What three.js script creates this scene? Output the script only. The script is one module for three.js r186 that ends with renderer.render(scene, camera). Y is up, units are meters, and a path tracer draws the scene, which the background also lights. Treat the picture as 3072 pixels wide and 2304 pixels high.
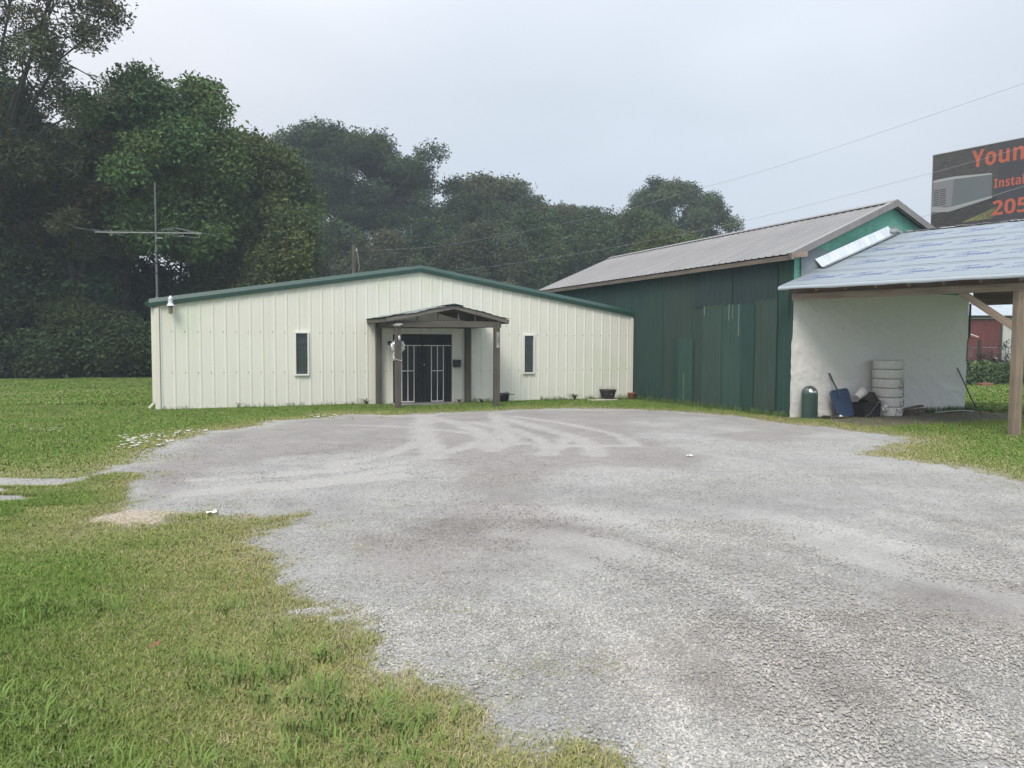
import * as THREE from 'three';
import { mergeGeometries } from 'three/addons/utils/BufferGeometryUtils.js';
import { RoundedBoxGeometry } from 'three/addons/geometries/RoundedBoxGeometry.js';

// ------------------------------------------------------------------ camera, sky, sun, exposure
const scene = new THREE.Scene();
const camera = new THREE.PerspectiveCamera(54.436, 4 / 3, 0.1, 3000);
camera.position.set(0, 1.65, 0);
camera.rotation.order = 'YXZ';
camera.rotation.set(THREE.MathUtils.degToRad(-2.99), 0, THREE.MathUtils.degToRad(0.258));
const renderer = new THREE.WebGLRenderer();
renderer.toneMapping = THREE.LinearToneMapping;
renderer.toneMappingExposure = 1.6;
renderer.shadowMap.enabled = true;

// seeded random numbers and noise
function seeded(a) {
  return () => { a |= 0; a = a + 0x6D2B79F5 | 0; let t = Math.imul(a ^ a >>> 15, 1 | a); t = t + Math.imul(t ^ t >>> 7, 61 | t) ^ t; return ((t ^ t >>> 14) >>> 0) / 4294967296; };
}
let rnd = seeded(7);
const rr = (a, b) => a + (b - a) * rnd();
const clamp = (x, a = 0, b = 1) => Math.min(b, Math.max(a, x));
const smooth = (a, b, x) => { const t = clamp((x - a) / (b - a)); return t * t * (3 - 2 * t); };
const mixn = (a, b, t) => a + (b - a) * t;
function hash3(x, y, z) { let h = Math.imul(x, 374761393) + Math.imul(y, 668265263) + Math.imul(z, 2147483647 ^ 1274126177); h = Math.imul(h ^ h >>> 13, 1274126177); return ((h ^ h >>> 16) >>> 0) / 4294967296; }
function noise(x, y, z = 0) {
  const X = Math.floor(x), Y = Math.floor(y), Z = Math.floor(z), f = t => t * t * (3 - 2 * t);
  const u = f(x - X), v = f(y - Y), w = f(z - Z);
  const l = (a, b, t) => a + (b - a) * t;
  return l(l(l(hash3(X, Y, Z), hash3(X + 1, Y, Z), u), l(hash3(X, Y + 1, Z), hash3(X + 1, Y + 1, Z), u), v),
    l(l(hash3(X, Y, Z + 1), hash3(X + 1, Y, Z + 1), u), l(hash3(X, Y + 1, Z + 1), hash3(X + 1, Y + 1, Z + 1), u), v), w);
}
const fbm = (x, y, z = 0, n = 4) => { let s = 0, a = 0.5, t = 0; for (let i = 0; i < n; i++) { s += a * noise(x, y, z); t += a; x = x * 2.03 + 17.1; y = y * 2.03 + 5.3; z = z * 2.03 + 9.7; a *= 0.5; } return s / t; };

{ // overcast sky: even cloud with soft, very large patches
  const W = 1024, H = 512, d = new Float32Array(W * H * 4);
  for (let j = 0; j < H; j++) for (let i = 0; i < W; i++) {
    const el = ((j + 0.5) / H - 0.5) * Math.PI, az = ((i + 0.5) / W - 0.5) * 2 * Math.PI;
    const x = Math.cos(el) * Math.cos(az), y = Math.sin(el), z = Math.cos(el) * Math.sin(az);
    const n = fbm(x * 1.6 + 4.2, y * 3.4 + 1.1, z * 1.6 + 8.4, 4) - 0.5;
    const n2 = fbm(x * 0.9 + 31, y * 1.2 + 3, z * 0.9 + 12, 3) - 0.5;
    const n3 = fbm(x * 3.1 + 2, y * 9 + 5, z * 3.1 + 1, 4) - 0.5;
    const b = 0.52 * (1 + 0.36 * n + 0.16 * n3) * (1 + 2.3 * Math.pow(Math.max(0, y), 3)) * (1 + 0.2 * (-1.15 * x + 0.1 * y - 0.15 * z));
    const blue = clamp(0.45 + 0.75 * x + 1.4 * n2 - 0.8 * n);
    const k = (j * W + i) * 4;
    d[k] = b * mixn(0.945, 0.755, blue); d[k + 1] = b * mixn(0.96, 0.885, blue); d[k + 2] = b * mixn(1.03, 1.025, blue); d[k + 3] = 1;
  }
  const sky = new THREE.DataTexture(d, W, H, THREE.RGBAFormat, THREE.FloatType);
  sky.mapping = THREE.EquirectangularReflectionMapping; sky.magFilter = THREE.LinearFilter; sky.minFilter = THREE.LinearFilter; sky.wrapS = THREE.RepeatWrapping;
  sky.needsUpdate = true;
  scene.background = sky; scene.environment = sky;
}
const sun = new THREE.DirectionalLight(0xfff4e6, 1.5);
sun.position.set(-14, 56, 26); sun.target.position.set(0, 0, -18);
sun.castShadow = true; sun.shadow.radius = 42; sun.shadow.mapSize.set(4096, 4096);
Object.assign(sun.shadow.camera, { left: -45, right: 45, top: 45, bottom: -45, near: 1, far: 160 });
scene.add(sun, sun.target);
scene.fog = new THREE.FogExp2(0xc6d3de, 0.0013);

// ------------------------------------------------------------------ helpers
const V3 = (x, y, z) => new THREE.Vector3(x, y, z);
const taken = {};
function numbered(n) { const k = taken[n] = (taken[n] ?? -1) + 1; return k ? `${n}_${String(k).padStart(3, '0')}` : n; }
const mat = (c, roughness = 0.8, extra = {}) => { const m = new THREE.MeshStandardMaterial({ roughness, ...extra }); m.color.setRGB(...c); return m; };
function part(name, geo, m, parent) { const o = new THREE.Mesh(geo, m); o.name = name; o.castShadow = o.receiveShadow = true; parent.add(o); return o; }
function thing(name, label, category, { pos = [0, 0, 0], turn = 0, group, kind } = {}) {
  const o = new THREE.Group(); o.name = numbered(name); o.position.set(...pos); o.rotation.y = turn; o.userData = { label, category };
  if (group) o.userData.group = group; if (kind) o.userData.kind = kind;
  scene.add(o); return o;
}
function single(name, geo, m, label, category, { pos = [0, 0, 0], turn = 0, group, kind } = {}) {
  const o = part(numbered(name), geo, m, scene); o.position.set(...pos); o.rotation.y = turn; o.userData = { label, category };
  if (group) o.userData.group = group; if (kind) o.userData.kind = kind; return o;
}
function structure(name, geo, m) { const o = part(numbered(name), geo, m, scene); o.userData.kind = 'structure'; return o; }
const box = (w, h, d, x = 0, y = 0, z = 0) => new THREE.BoxGeometry(w, h, d).translate(x, y, z);
const rbox = (w, h, d, x = 0, y = 0, z = 0, r = 0.006) => new RoundedBoxGeometry(w, h, d, 1, Math.min(r, w / 2.1, h / 2.1, d / 2.1)).translate(x, y, z);
const cyl = (r0, r1, h, x = 0, y = 0, z = 0, n = 14) => new THREE.CylinderGeometry(r0, r1, h, n).translate(x, y, z);
// uv in metres by the dominant axis of each face
function metricUV(g, s = 1) {
  g = g.index ? g.toNonIndexed() : g; g.computeVertexNormals();
  const p = g.attributes.position, n = g.attributes.normal, uv = new Float32Array(p.count * 2);
  for (let i = 0; i < p.count; i++) {
    const ax = Math.abs(n.getX(i)), ay = Math.abs(n.getY(i)), az = Math.abs(n.getZ(i));
    const [a, b] = ay >= ax && ay >= az ? [p.getX(i), p.getZ(i)] : ax >= az ? [p.getZ(i), p.getY(i)] : [p.getX(i), p.getY(i)];
    uv[2 * i] = a * s; uv[2 * i + 1] = b * s;
  }
  g.setAttribute('uv', new THREE.BufferAttribute(uv, 2)); return g;
}
// a timber between two points, grain (v of the uv) along it
function timber(a, b, w, d, roll = 0, r = 0.006) {
  const A = V3(...a), B = V3(...b), len = A.distanceTo(B);
  const g = metricUV(rbox(w, len, d, 0, 0, 0, r));
  const off = rnd() * 7, uv = g.attributes.uv; for (let i = 0; i < uv.count; i++) uv.setXY(i, uv.getX(i) + off, uv.getY(i) + off * 1.7);
  const dir = B.clone().sub(A).normalize();
  const q = new THREE.Quaternion();
  const z = Math.abs(dir.y) > 0.95 ? V3(Math.sin(roll), 0, Math.cos(roll)) : V3(0, 1, 0);
  const x = V3().crossVectors(dir, z).normalize(), zz = V3().crossVectors(x, dir).normalize();
  q.setFromRotationMatrix(new THREE.Matrix4().makeBasis(x, dir, zz));
  g.applyQuaternion(q); const m = A.add(B).multiplyScalar(0.5); g.translate(m.x, m.y, m.z); return g;
}
// a tapering tube through points
function taperTube(pts, r0, r1, n = 7, steps = 10) {
  const c = new THREE.CatmullRomCurve3(pts.map(p => p.isVector3 ? p : V3(...p)));
  const g = new THREE.TubeGeometry(c, steps, 1, n, false), p = g.attributes.position;
  for (let i = 0; i <= steps; i++) {
    const o = c.getPointAt(i / steps), r = mixn(r0, r1, i / steps);
    for (let j = 0; j <= n; j++) { const k = i * (n + 1) + j; p.setXYZ(k, o.x + (p.getX(k) - o.x) * r, o.y + (p.getY(k) - o.y) * r, o.z + (p.getZ(k) - o.z) * r); }
  }
  g.computeVertexNormals(); return g;
}
function tube(pts, r, n = 6, steps = 24, closed = false) { return new THREE.TubeGeometry(new THREE.CatmullRomCurve3(pts.map(p => V3(...p)), closed), steps, r, n, closed); }
// flat-shaded triangles
function soup(tris, uvs) {
  const g = new THREE.BufferGeometry(); g.setAttribute('position', new THREE.Float32BufferAttribute(tris, 3));
  if (uvs) g.setAttribute('uv', new THREE.Float32BufferAttribute(uvs, 2)); g.computeVertexNormals(); return uvs ? g : metricUV(g);
}
// profile [[z, y] ...] closed, swept from p0 to p1 given as [x, y]
function sweep(profile, p0, p1) {
  const t = [], n = profile.length;
  const at = (p, q) => [p[0], p[1] + q[1], q[0]];
  for (let i = 0; i < n; i++) { const a = profile[i], b = profile[(i + 1) % n]; const A = at(p0, a), B = at(p0, b), C = at(p1, b), D = at(p1, a); t.push(...A, ...D, ...C, ...A, ...C, ...B); }
  for (let i = 1; i < n - 1; i++) { t.push(...at(p0, profile[0]), ...at(p0, profile[i]), ...at(p0, profile[i + 1])); t.push(...at(p1, profile[0]), ...at(p1, profile[i + 1]), ...at(p1, profile[i])); }
  return soup(t);
}
// profiled metal sheet: x across, y up, z out; y0(x), y1(x); holes [[x0,x1,y0,y1]]
function ribbed(x0, x1, y0, y1, { pitch = 0.3, phase = 0, base = 0.075, top = 0.028, h = 0.03, minor = 0 }, holes = []) {
  const f0 = typeof y0 === 'function' ? y0 : () => y0, f1 = typeof y1 === 'function' ? y1 : () => y1;
  const P = [];
  for (let k = Math.floor((x0 - phase) / pitch) - 1; k * pitch + phase < x1 + pitch; k++) {
    const c = k * pitch + phase;
    P.push([c - base / 2, 0], [c - top / 2, h], [c + top / 2, h], [c + base / 2, 0]);
    if (minor) for (const q of [1 / 3, 2 / 3]) { const m = c + pitch * q; P.push([m - 0.014, 0], [m, minor], [m + 0.014, 0]); }
  }
  const zAt = x => { for (let i = 0; i < P.length - 1; i++) if (x >= P[i][0] && x <= P[i + 1][0]) return mixn(P[i][1], P[i + 1][1], (x - P[i][0]) / (P[i + 1][0] - P[i][0] || 1)); return 0; };
  const xs = new Set([x0, x1]);
  for (const p of P) if (p[0] > x0 && p[0] < x1) xs.add(p[0]);
  for (const q of holes) for (const x of [q[0], q[1]]) if (x > x0 && x < x1) xs.add(x);
  const X = [...xs].sort((a, b) => a - b), t = [], uv = [];
  for (let i = 0; i < X.length - 1; i++) {
    const a = X[i], b = X[i + 1], m = (a + b) / 2, za = zAt(a), zb = zAt(b);
    const cuts = holes.filter(q => m > q[0] && m < q[1]).sort((p, q) => p[2] - q[2]);
    let lo = [f0(a), f0(b)]; const spans = [];
    for (const q of cuts) { spans.push([lo, [q[2], q[2]]]); lo = [q[3], q[3]]; }
    spans.push([lo, [f1(a), f1(b)]]);
    for (const [l, u] of spans) {
      if (u[0] - l[0] < 1e-4 && u[1] - l[1] < 1e-4) continue;
      t.push(a, l[0], za, b, l[1], zb, b, u[1], zb, a, l[0], za, b, u[1], zb, a, u[0], za);
      uv.push(a, l[0], b, l[1], b, u[1], a, l[0], b, u[1], a, u[0]);
    }
  }
  return soup(t, uv);
}
const merge = gs => mergeGeometries(gs.map(g => { g = g.index ? g.toNonIndexed() : g.clone(); for (const k of Object.keys(g.attributes)) if (!['position', 'normal', 'uv'].includes(k)) g.deleteAttribute(k); if (!g.attributes.uv) metricUV(g); return g; }));
function lump(r, seed, amp = 0.3, detail = 1, sy = 1) {   // uneven stone or crumple
  const g = new THREE.IcosahedronGeometry(r, detail), p = g.attributes.position;
  for (let i = 0; i < p.count; i++) { const x = p.getX(i), y = p.getY(i), z = p.getZ(i), k = 1 + amp * (2 * noise(x / r * 1.7 + seed * 9.1, y / r * 1.7 + 40, z / r * 1.7 + seed) - 1); p.setXYZ(i, x * k, y * k * sy, z * k); }
  g.computeVertexNormals(); return g;
}

// ------------------------------------------------------------------ textures
function dataTex(w, h, fn, srgb = false) {
  const d = new Uint8Array(w * h * 4);
  for (let j = 0; j < h; j++) for (let i = 0; i < w; i++) { const c = fn(i, j), k = (j * w + i) * 4; for (let q = 0; q < 3; q++) d[k + q] = clamp((Array.isArray(c) ? c[q] : c), 0, 1) * 255; d[k + 3] = 255; }
  const t = new THREE.DataTexture(d, w, h); t.magFilter = THREE.LinearFilter; t.minFilter = THREE.LinearMipmapLinearFilter; t.generateMipmaps = true; t.wrapS = t.wrapT = THREE.RepeatWrapping;
  if (srgb) t.colorSpace = THREE.SRGBColorSpace; t.needsUpdate = true; return t;
}
const rep = (t, x, y = x) => { const c = t.clone(); c.repeat.set(x, y); c.needsUpdate = true; return c; };
// tiling noise
const tnoise = (x, y, px, py, s) => { const X = Math.floor(x), Y = Math.floor(y), f = t => t * t * (3 - 2 * t), u = f(x - X), v = f(y - Y); const h = (a, b) => hash3(((a % px) + px) % px, ((b % py) + py) % py, s); return mixn(mixn(h(X, Y), h(X + 1, Y), u), mixn(h(X, Y + 1), h(X + 1, Y + 1), u), v); };
const tfbm = (x, y, px, py, s, n = 4) => { let a = 0.5, r = 0, t = 0; for (let i = 0; i < n; i++) { r += a * tnoise(x, y, px, py, s + i); t += a; x *= 2; y *= 2; px *= 2; py *= 2; a /= 2; } return r / t; };
// crushed stone: cells 2 cm across, tile 2.4 m
const gravelTile = (() => {
  const N = 1024, C = 110, hgt = new Float32Array(N * N), col = new Float32Array(N * N);
  for (let j = 0; j < N; j++) for (let i = 0; i < N; i++) {
    const x = i / N * C, y = j / N * C, X = Math.floor(x), Y = Math.floor(y); let d1 = 9, d2 = 9, id = 0;
    for (let b = -1; b <= 1; b++) for (let a = -1; a <= 1; a++) {
      const cx = ((X + a) % C + C) % C, cy = ((Y + b) % C + C) % C;
      const dx = X + a + 0.15 + 0.7 * hash3(cx, cy, 1) - x, dy = Y + b + 0.15 + 0.7 * hash3(cx, cy, 2) - y, d = dx * dx + dy * dy * (0.7 + hash3(cx, cy, 5));
      if (d < d1) { d2 = d1; d1 = d; id = hash3(cx, cy, 3); } else if (d < d2) d2 = d;
    }
    const e = Math.sqrt(d2) - Math.sqrt(d1);
    hgt[j * N + i] = clamp(e * 1.6) * (0.5 + 0.5 * id);
    col[j * N + i] = mixn(0.66, mixn(0.7, 1.0, Math.pow(id, 1.3)), smooth(0.02, 0.2, e)) * (0.93 + 0.14 * tnoise(i / N * 300, j / N * 300, 300, 300, 9));
  }
  return { map: dataTex(N, N, (i, j) => { const v = col[j * N + i]; return [v, v, v]; }), bump: dataTex(N, N, (i, j) => hgt[j * N + i]) };
})();
const soilTex = dataTex(512, 512, (i, j) => { const v = 0.55 + 0.45 * tfbm(i / 512 * 24, j / 512 * 24, 24, 24, 3, 5); return [v, v, v]; });
// weathered paint on sheet metal: fine vertical streaks and chalky blotches
const streakTex = [0, 1].map(s => dataTex(512, 512, (i, j) => {
  const a = tfbm(i / 512 * 60, j / 512 * 5, 60, 5, 11 + s * 7, 4), b = tfbm(i / 512 * 7, j / 512 * 7, 7, 7, 31 + s * 5, 4);
  const v = 0.72 + 0.26 * a + 0.2 * (b - 0.5); return [v, v, v];
}));
const paintTex = dataTex(512, 512, (i, j) => { const a = tfbm(i / 512 * 26, j / 512 * 4, 26, 4, 71, 4), b = tfbm(i / 512 * 30, j / 512 * 30, 30, 30, 81, 3), v = 0.95 + 0.05 * a - 0.05 * Math.pow(b, 3) * 2; return [v, v * (0.995), v * (0.985)]; });
// wood: grain along v
const woodTex = dataTex(512, 512, (i, j) => {
  const u = i / 512, v = j / 512, w = tfbm(u * 4, v * 2, 4, 2, 41, 3), g = tfbm(u * 90 + w * 9, v * 3, 90, 3, 43, 4), k = tfbm(u * 6, v * 5, 6, 5, 47, 3);
  const q = 0.36 + 0.62 * g + 0.35 * (k - 0.5); return [q, q * 0.985, q * 0.96];
});
const mottle = dataTex(512, 512, (i, j) => { const v = 0.7 + 0.3 * tfbm(i / 512 * 14, j / 512 * 14, 14, 14, 51, 5); return [v, v, v]; });
const osbTex = dataTex(512, 512, (i, j) => {
  const u = i / 512, v = j / 512, a = tfbm(u * 12, v * 40, 12, 40, 61, 4), b = tfbm(u * 6, v * 6, 6, 6, 63, 4), m = smooth(0.5, 0.75, b);
  const q = 0.72 + 0.28 * a; return [q * mixn(1, 0.82, m), q * mixn(1, 0.86, m), q * mixn(1, 0.8, m)];
});
const wood = (c, r = 0.85) => mat(c, r, { map: rep(woodTex, 1.4, 0.5), bumpMap: rep(woodTex, 1.4, 0.5), bumpScale: 0.003 });

// ------------------------------------------------------------------ ground: lawn, gravel lot
const lotOutline = [
  [-3.82, -17.55], [-4.65, -16.32], [-5.06, -16.01], [-5.18, -14.53], [-5.74, -13.84], [-5.74, -12.71], [-5.52, -11.43], [-5.33, -10.35], [-5.42, -9.6], [-5.42, -9.16], [-5.88, -9.1], [-6.28, -9.09], [-9, -9.4], [-16, -10.5], [-30, -12],
  [-30, -9], [-16, -8.2], [-8, -7.5], [-5.1, -7.37], [-4.83, -7.66], [-4.61, -7.97], [-3.9, -7.62], [-3.87, -7.26], [-3.99, -6.9], [-3.68, -6.61], [-3.42, -6.68], [-3.29, -6.91], [-3.04, -7.28], [-2.62, -6.96], [-2.04, -7.08], [-2.24, -6.67], [-2.1, -6.0], [-1.69, -5.55], [-1.66, -5.22], [-1.35, -4.88], [-1.23, -4.45], [-1.06, -4.38], [-0.82, -4.22], [-0.67, -3.81], [-0.45, -3.77], [-0.35, -3.59], [-0.06, -3.55], [-0.02, -3.4], [-0.03, -3.26], [0.0, -3.1], [0.02, -3.01], [0.3, -3.0], [0.32, -2.89], [0.4, -2.84], [0.8, -2.2], [1.2, 1], [1.5, 9],
  [30, 9], [30, -5.5], [12, -7.2], [8, -8.1], [6.19, -8.95], [6.16, -9.88], [5.92, -10.4], [5.36, -11.31], [6.08, -12.27], [6.89, -12.89], [7.13, -13.6], [6.46, -15.18], [5.72, -16.07], [5.45, -17.3], [4.28, -18.57], [3.24, -19.29], [1.72, -19.31], [0.21, -18.93], [-0.3, -18.52], [-1.1, -18.12], [-1.89, -17.9], [-2.61, -17.35]];
const LX0 = -31, LZ0 = -24, LX1 = 31, LZ1 = 9.5, LS = 0.1, LNX = Math.round((LX1 - LX0) / LS) + 1, LNZ = Math.round((LZ1 - LZ0) / LS) + 1;
const lotField = (() => {
  const F = new Float32Array(LNX * LNZ), n = lotOutline.length;
  for (let j = 0; j < LNZ; j++) for (let i = 0; i < LNX; i++) {
    const x = LX0 + i * LS, z = LZ0 + j * LS; let d = 1e9, inside = false;
    for (let k = 0; k < n; k++) {
      const [ax, az] = lotOutline[k], [bx, bz] = lotOutline[(k + 1) % n];
      const ex = bx - ax, ez = bz - az, t = clamp(((x - ax) * ex + (z - az) * ez) / (ex * ex + ez * ez)), qx = ax + t * ex - x, qz = az + t * ez - z;
      const q = qx * qx + qz * qz; if (q < d) d = q;
      if ((az > z) !== (bz > z) && x < (bx - ax) * (z - az) / (bz - az) + ax) inside = !inside;
    }
    F[j * LNX + i] = (inside ? 1 : -1) * Math.min(3, Math.sqrt(d));
  }
  return F;
})();
function lotDist(x, z) {   // metres inside the gravel (positive) or outside it, with a ragged edge
  const i = (x - LX0) / LS, j = (z - LZ0) / LS; if (i < 0 || j < 0 || i >= LNX - 1 || j >= LNZ - 1) return -3;
  const I = Math.floor(i), J = Math.floor(j), u = i - I, v = j - J, F = lotField, k = J * LNX + I;
  const d = mixn(mixn(F[k], F[k + 1], u), mixn(F[k + LNX], F[k + LNX + 1], u), v);
  if (Math.abs(d) > 1.6) return d;
  if (x < -3.9 && z > -9.6 && z < -6.4) return d + 0.34 * (fbm(x * 2.1, z * 2.1, 3, 3) - 0.5) - 1.5 * smooth(-3.9, -5.2, x) * smooth(0.38, 0.56, fbm(x * 1.1 + 3, z * 2.8, 13, 3));
  return d + 0.34 * (fbm(x * 2.1, z * 2.1, 3, 3) - 0.5) + 0.3 * (noise(x * 7.5, z * 7.5, 8) - 0.5) * smooth(1.2, 0.2, Math.abs(d));
}
const groundY = (x, z) => 0.05 * (fbm(x * 0.22 + 3, z * 0.22, 1, 3) - 0.5) * smooth(1, 5, Math.hypot(x, z)) - 0.0;
// pale dust tracks left by tyres
const tracks = [
  [0.30, [[-2.01, -17.7], [-1.81, -14.95], [-1.53, -12.95], [-1.26, -11.61], [-1.13, -10.86]]], [0.2, [[-1.55, -13.2], [-1.63, -12.02], [-1.79, -11.21], [-2.14, -10.49], [-2.43, -10.09]]],
  [0.22, [[-0.42, -17.78], [-0.25, -15.36], [-0.12, -13.52], [0.01, -12.52]]], [0.26, [[-1.83, -16.82], [-1.07, -15.33], [-0.56, -13.78], [-0.32, -12.51], [-0.3, -11.64]]],
  [0.24, [[-0.23, -16.49], [0.41, -15.05], [1.03, -13.56], [1.3, -12.33], [1.28, -11.12]]], [0.16, [[0.05, -16.91], [1.17, -15.42], [1.9, -13.87], [2.05, -12.14]]],
  [0.18, [[-0.87, -15.69], [0.05, -14.39], [0.45, -13.02], [0.57, -12.09], [0.58, -11.09]]], [0.2, [[-2.9, -8.6], [-2.18, -9.07], [-1.81, -9.46], [-1.46, -9.89]]],
  [0.2, [[-0.49, -12.74], [-0.66, -12.05], [-0.96, -11.42], [-1.18, -10.86]]], [0.18, [[0.96, -13.04], [0.76, -11.88], [0.44, -11.09]]], [0.2, [[-0.02, -12.29], [0.49, -12.2], [1.07, -12.11], [1.87, -12.13]]],
  [0.16, [[-0.32, -11.44], [-0.08, -12.07], [0.22, -12.53]]], [0.12, [[-3.43, -15.05], [-2.67, -14.92], [-1.8, -14.63]]], [0.14, [[-1.49, -14.33], [-1.2, -14.19], [-0.69, -13.63]]],
  [0.22, [[-3.77, -8.97], [-2.96, -9.34], [-1.96, -10.01], [-1.64, -10.31]]], [0.26, [[-3.58, -8.16], [-2.69, -8.47], [-1.48, -9.26]]]];
const wide = [[0.16, [[0.1, -6.3], [0.85, -5.55], [1.15, -4.9], [1.3, -4.15], [1.25, -2.85]]], [0.2, [[0.75, -6.2], [1.4, -5.35], [1.75, -4.55], [1.95, -3.7], [2.0, -2.85]]], [0.22, [[1.3, -6.6], [2.3, -6.0], [3.3, -5.1]]], [0.2, [[0.72, -6.85], [2.1, -6.4], [3.65, -5.8]]], [0.3, [[-0.02, -6.51], [1.08, -5.8], [2.08, -4.75], [2.74, -3.9], [3.2, -3]]], [0.24, [[0.18, -6.27], [0.77, -5.43], [1.18, -4.74], [1.47, -3.88], [1.36, -2.85], [1.2, -1.5]]], [0.3, [[-0.28, -7.43], [1.7, -6.87], [3.28, -5.83], [3.64, -5.22], [4.4, -4]]], [0.3, [[0.8, -7.2], [2.4, -6.2], [3.3, -5], [3.7, -3.8]]]];
function segDist(pts, x, z) { let d = 1e9; for (let k = 0; k < pts.length - 1; k++) { const [ax, az] = pts[k], [bx, bz] = pts[k + 1], ex = bx - ax, ez = bz - az, t = clamp(((x - ax) * ex + (z - az) * ez) / (ex * ex + ez * ez)); d = Math.min(d, Math.hypot(ax + t * ex - x, az + t * ez - z)); } return d; }
function dust(x, z) {
  let t = 0; const w0 = 0.75 + 0.5 * noise(x * 5, z * 5, 2);
  for (const [w, p] of tracks) t = Math.max(t, smooth(w * w0, w * 0.55 * w0, segDist(p, x, z)) * (0.55 + 0.45 * noise(x * 9, z * 3, 5)));
  for (const [w, p] of wide) t = Math.max(t, 0.6 * smooth(w * 1.4 * w0, w * 0.4, segDist(p, x, z)) * (0.4 + 0.6 * noise(x * 4, z * 4, 6)));
  return t;
}
const darkBands = [[0.3, [[0.45, -6.05], [1.1, -5.1], [1.35, -4.3], [1.55, -3.5], [1.6, -2.85]]], [0.26, [[1.75, -5.4], [2.6, -4.9], [2.7, -4.02]]], [0.3, [[1.2, -6.2], [2.1, -5.8], [3.05, -4.65]]], [0.4, [[-2.3, -7.5], [-1.5, -7.2], [-0.5, -6.6], [0.2, -6.35]]], [0.7, [[0.1, -8.4], [1.5, -8.0], [2.9, -7.7], [4.3, -7.5]]]];
function gravelTone(x, z, d) {   // colour of the stone: packed warm dust, loose blue-grey stone, damp dark runs
  const m = fbm(x * 0.45, z * 0.45, 7, 4), q = fbm(x * 1.6, z * 1.6, 9, 3), t = dust(x, z);
  const packed = smooth(0.42, 0.6, m + 0.32 * smooth(-9.5, -12.5, z) * smooth(3.5, 1.5, x) - 0.1 * smooth(1, 4, x) * smooth(-14, -9, z)) * smooth(0.1, 0.8, d);
  let dk = 0; for (const [w, p] of darkBands) dk = Math.max(dk, smooth(w * 1.3, w * 0.2, segDist(p, x, z) + 0.25 * (noise(x * 3, z * 3, 81) - 0.5)) * (0.45 + 0.55 * noise(x * 5, z * 5, 83)));
  const rx = x + 2.2, rz = z + 3.2, rad = Math.hypot(rx, rz), arc = smooth(-0.5, 0.6, x) * smooth(-8.5, -7, z), sw = fbm(rad * 3.4, Math.atan2(rz, rx) * 1.3, 91, 3) - 0.5;
  const k = (0.80 + 0.28 * q) * (1 - 0.13 * dk) * (1 + 0.5 * arc * sw) * (0.9 + 0.2 * noise(x * 10.3, z * 10.3, 95));
  const c = [mixn(0.40, 0.328, packed) * k, mixn(0.398, 0.312, packed) * k, mixn(0.378, 0.292, packed) * k].map((v, e) => mixn(v, [0.47, 0.455, 0.425][e], t * 0.8));
  const dirt = smooth(0.5, 0.0, Math.hypot((x + 3.69) / 0.75, (z + 6.84) / 0.5) - 0.6 + 0.3 * (noise(x * 6, z * 6) - 0.5));
  return { c: c.map((v, e) => mixn(v, [0.5, 0.42, 0.31][e], dirt * 0.8)), t, packed };
}
{ // lawn and soil: one sheet out to the horizon
  const axis = (a, b, s, far) => { const o = []; for (let v = a; v <= b + 1e-6; v += s) o.push(v); let st = s * 1.6; while (o[o.length - 1] < far) { o.push(o[o.length - 1] + st); st *= 1.5; } st = s * 1.6; while (o[0] > -far) { o.unshift(o[0] - st); st *= 1.5; } return o; };
  const X = axis(-30, 30, 0.25, 900), Z = axis(-40, 6, 0.25, 900), P = [], C = [], UV = [], I = [];
  for (const z of Z) for (const x of X) {
    P.push(x, groundY(x, z) - (lotDist(x, z) > 0.6 ? 0.02 : 0), z); UV.push(x, z);
    const a = fbm(x * 0.5, z * 0.5, 2, 4), b = fbm(x * 2.2, z * 2.2, 5, 3), dry = clamp(smooth(-2.2, 0.2, lotDist(x, z)) * 0.9 + (a - 0.5) * 0.8);
    const g = [0.12 + 0.03 * b, 0.185 + 0.03 * b, 0.04], s = [0.21, 0.185, 0.1];
    const bx = x - 6.415, bz = z + 17.153, bu = bx * 0.9145 - bz * 0.4046, bv = bx * 0.4046 + bz * 0.9145, bare = smooth(-0.1, 0.4, bu) * smooth(6.4, 5.4, bu) * smooth(-0.3, 0, bv) * smooth(2.9, 1.7, bv + 0.8 * (b - 0.5));
    for (let k = 0; k < 3; k++) C.push(mixn(mixn(mixn(g[k], s[k], dry), [0.30, 0.28, 0.24][k], smooth(-0.75, -0.05, lotDist(x, z)) * (0.5 + 0.5 * b)), [0.15, 0.125, 0.095][k], bare));
  }
  const n = X.length; for (let j = 0; j < Z.length - 1; j++) for (let i = 0; i < n - 1; i++) { const a = j * n + i; I.push(a, a + n, a + 1, a + 1, a + n, a + n + 1); }
  const g = new THREE.BufferGeometry(); g.setAttribute('position', new THREE.Float32BufferAttribute(P, 3)); g.setAttribute('color', new THREE.Float32BufferAttribute(C, 3)); g.setAttribute('uv', new THREE.Float32BufferAttribute(UV, 2)); g.setIndex(I); g.computeVertexNormals();
  structure('lawn_ground', g, new THREE.MeshStandardMaterial({ vertexColors: true, roughness: 1, map: rep(soilTex, 0.7), bumpMap: rep(soilTex, 0.7), bumpScale: 0.03 }));
}
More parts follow.
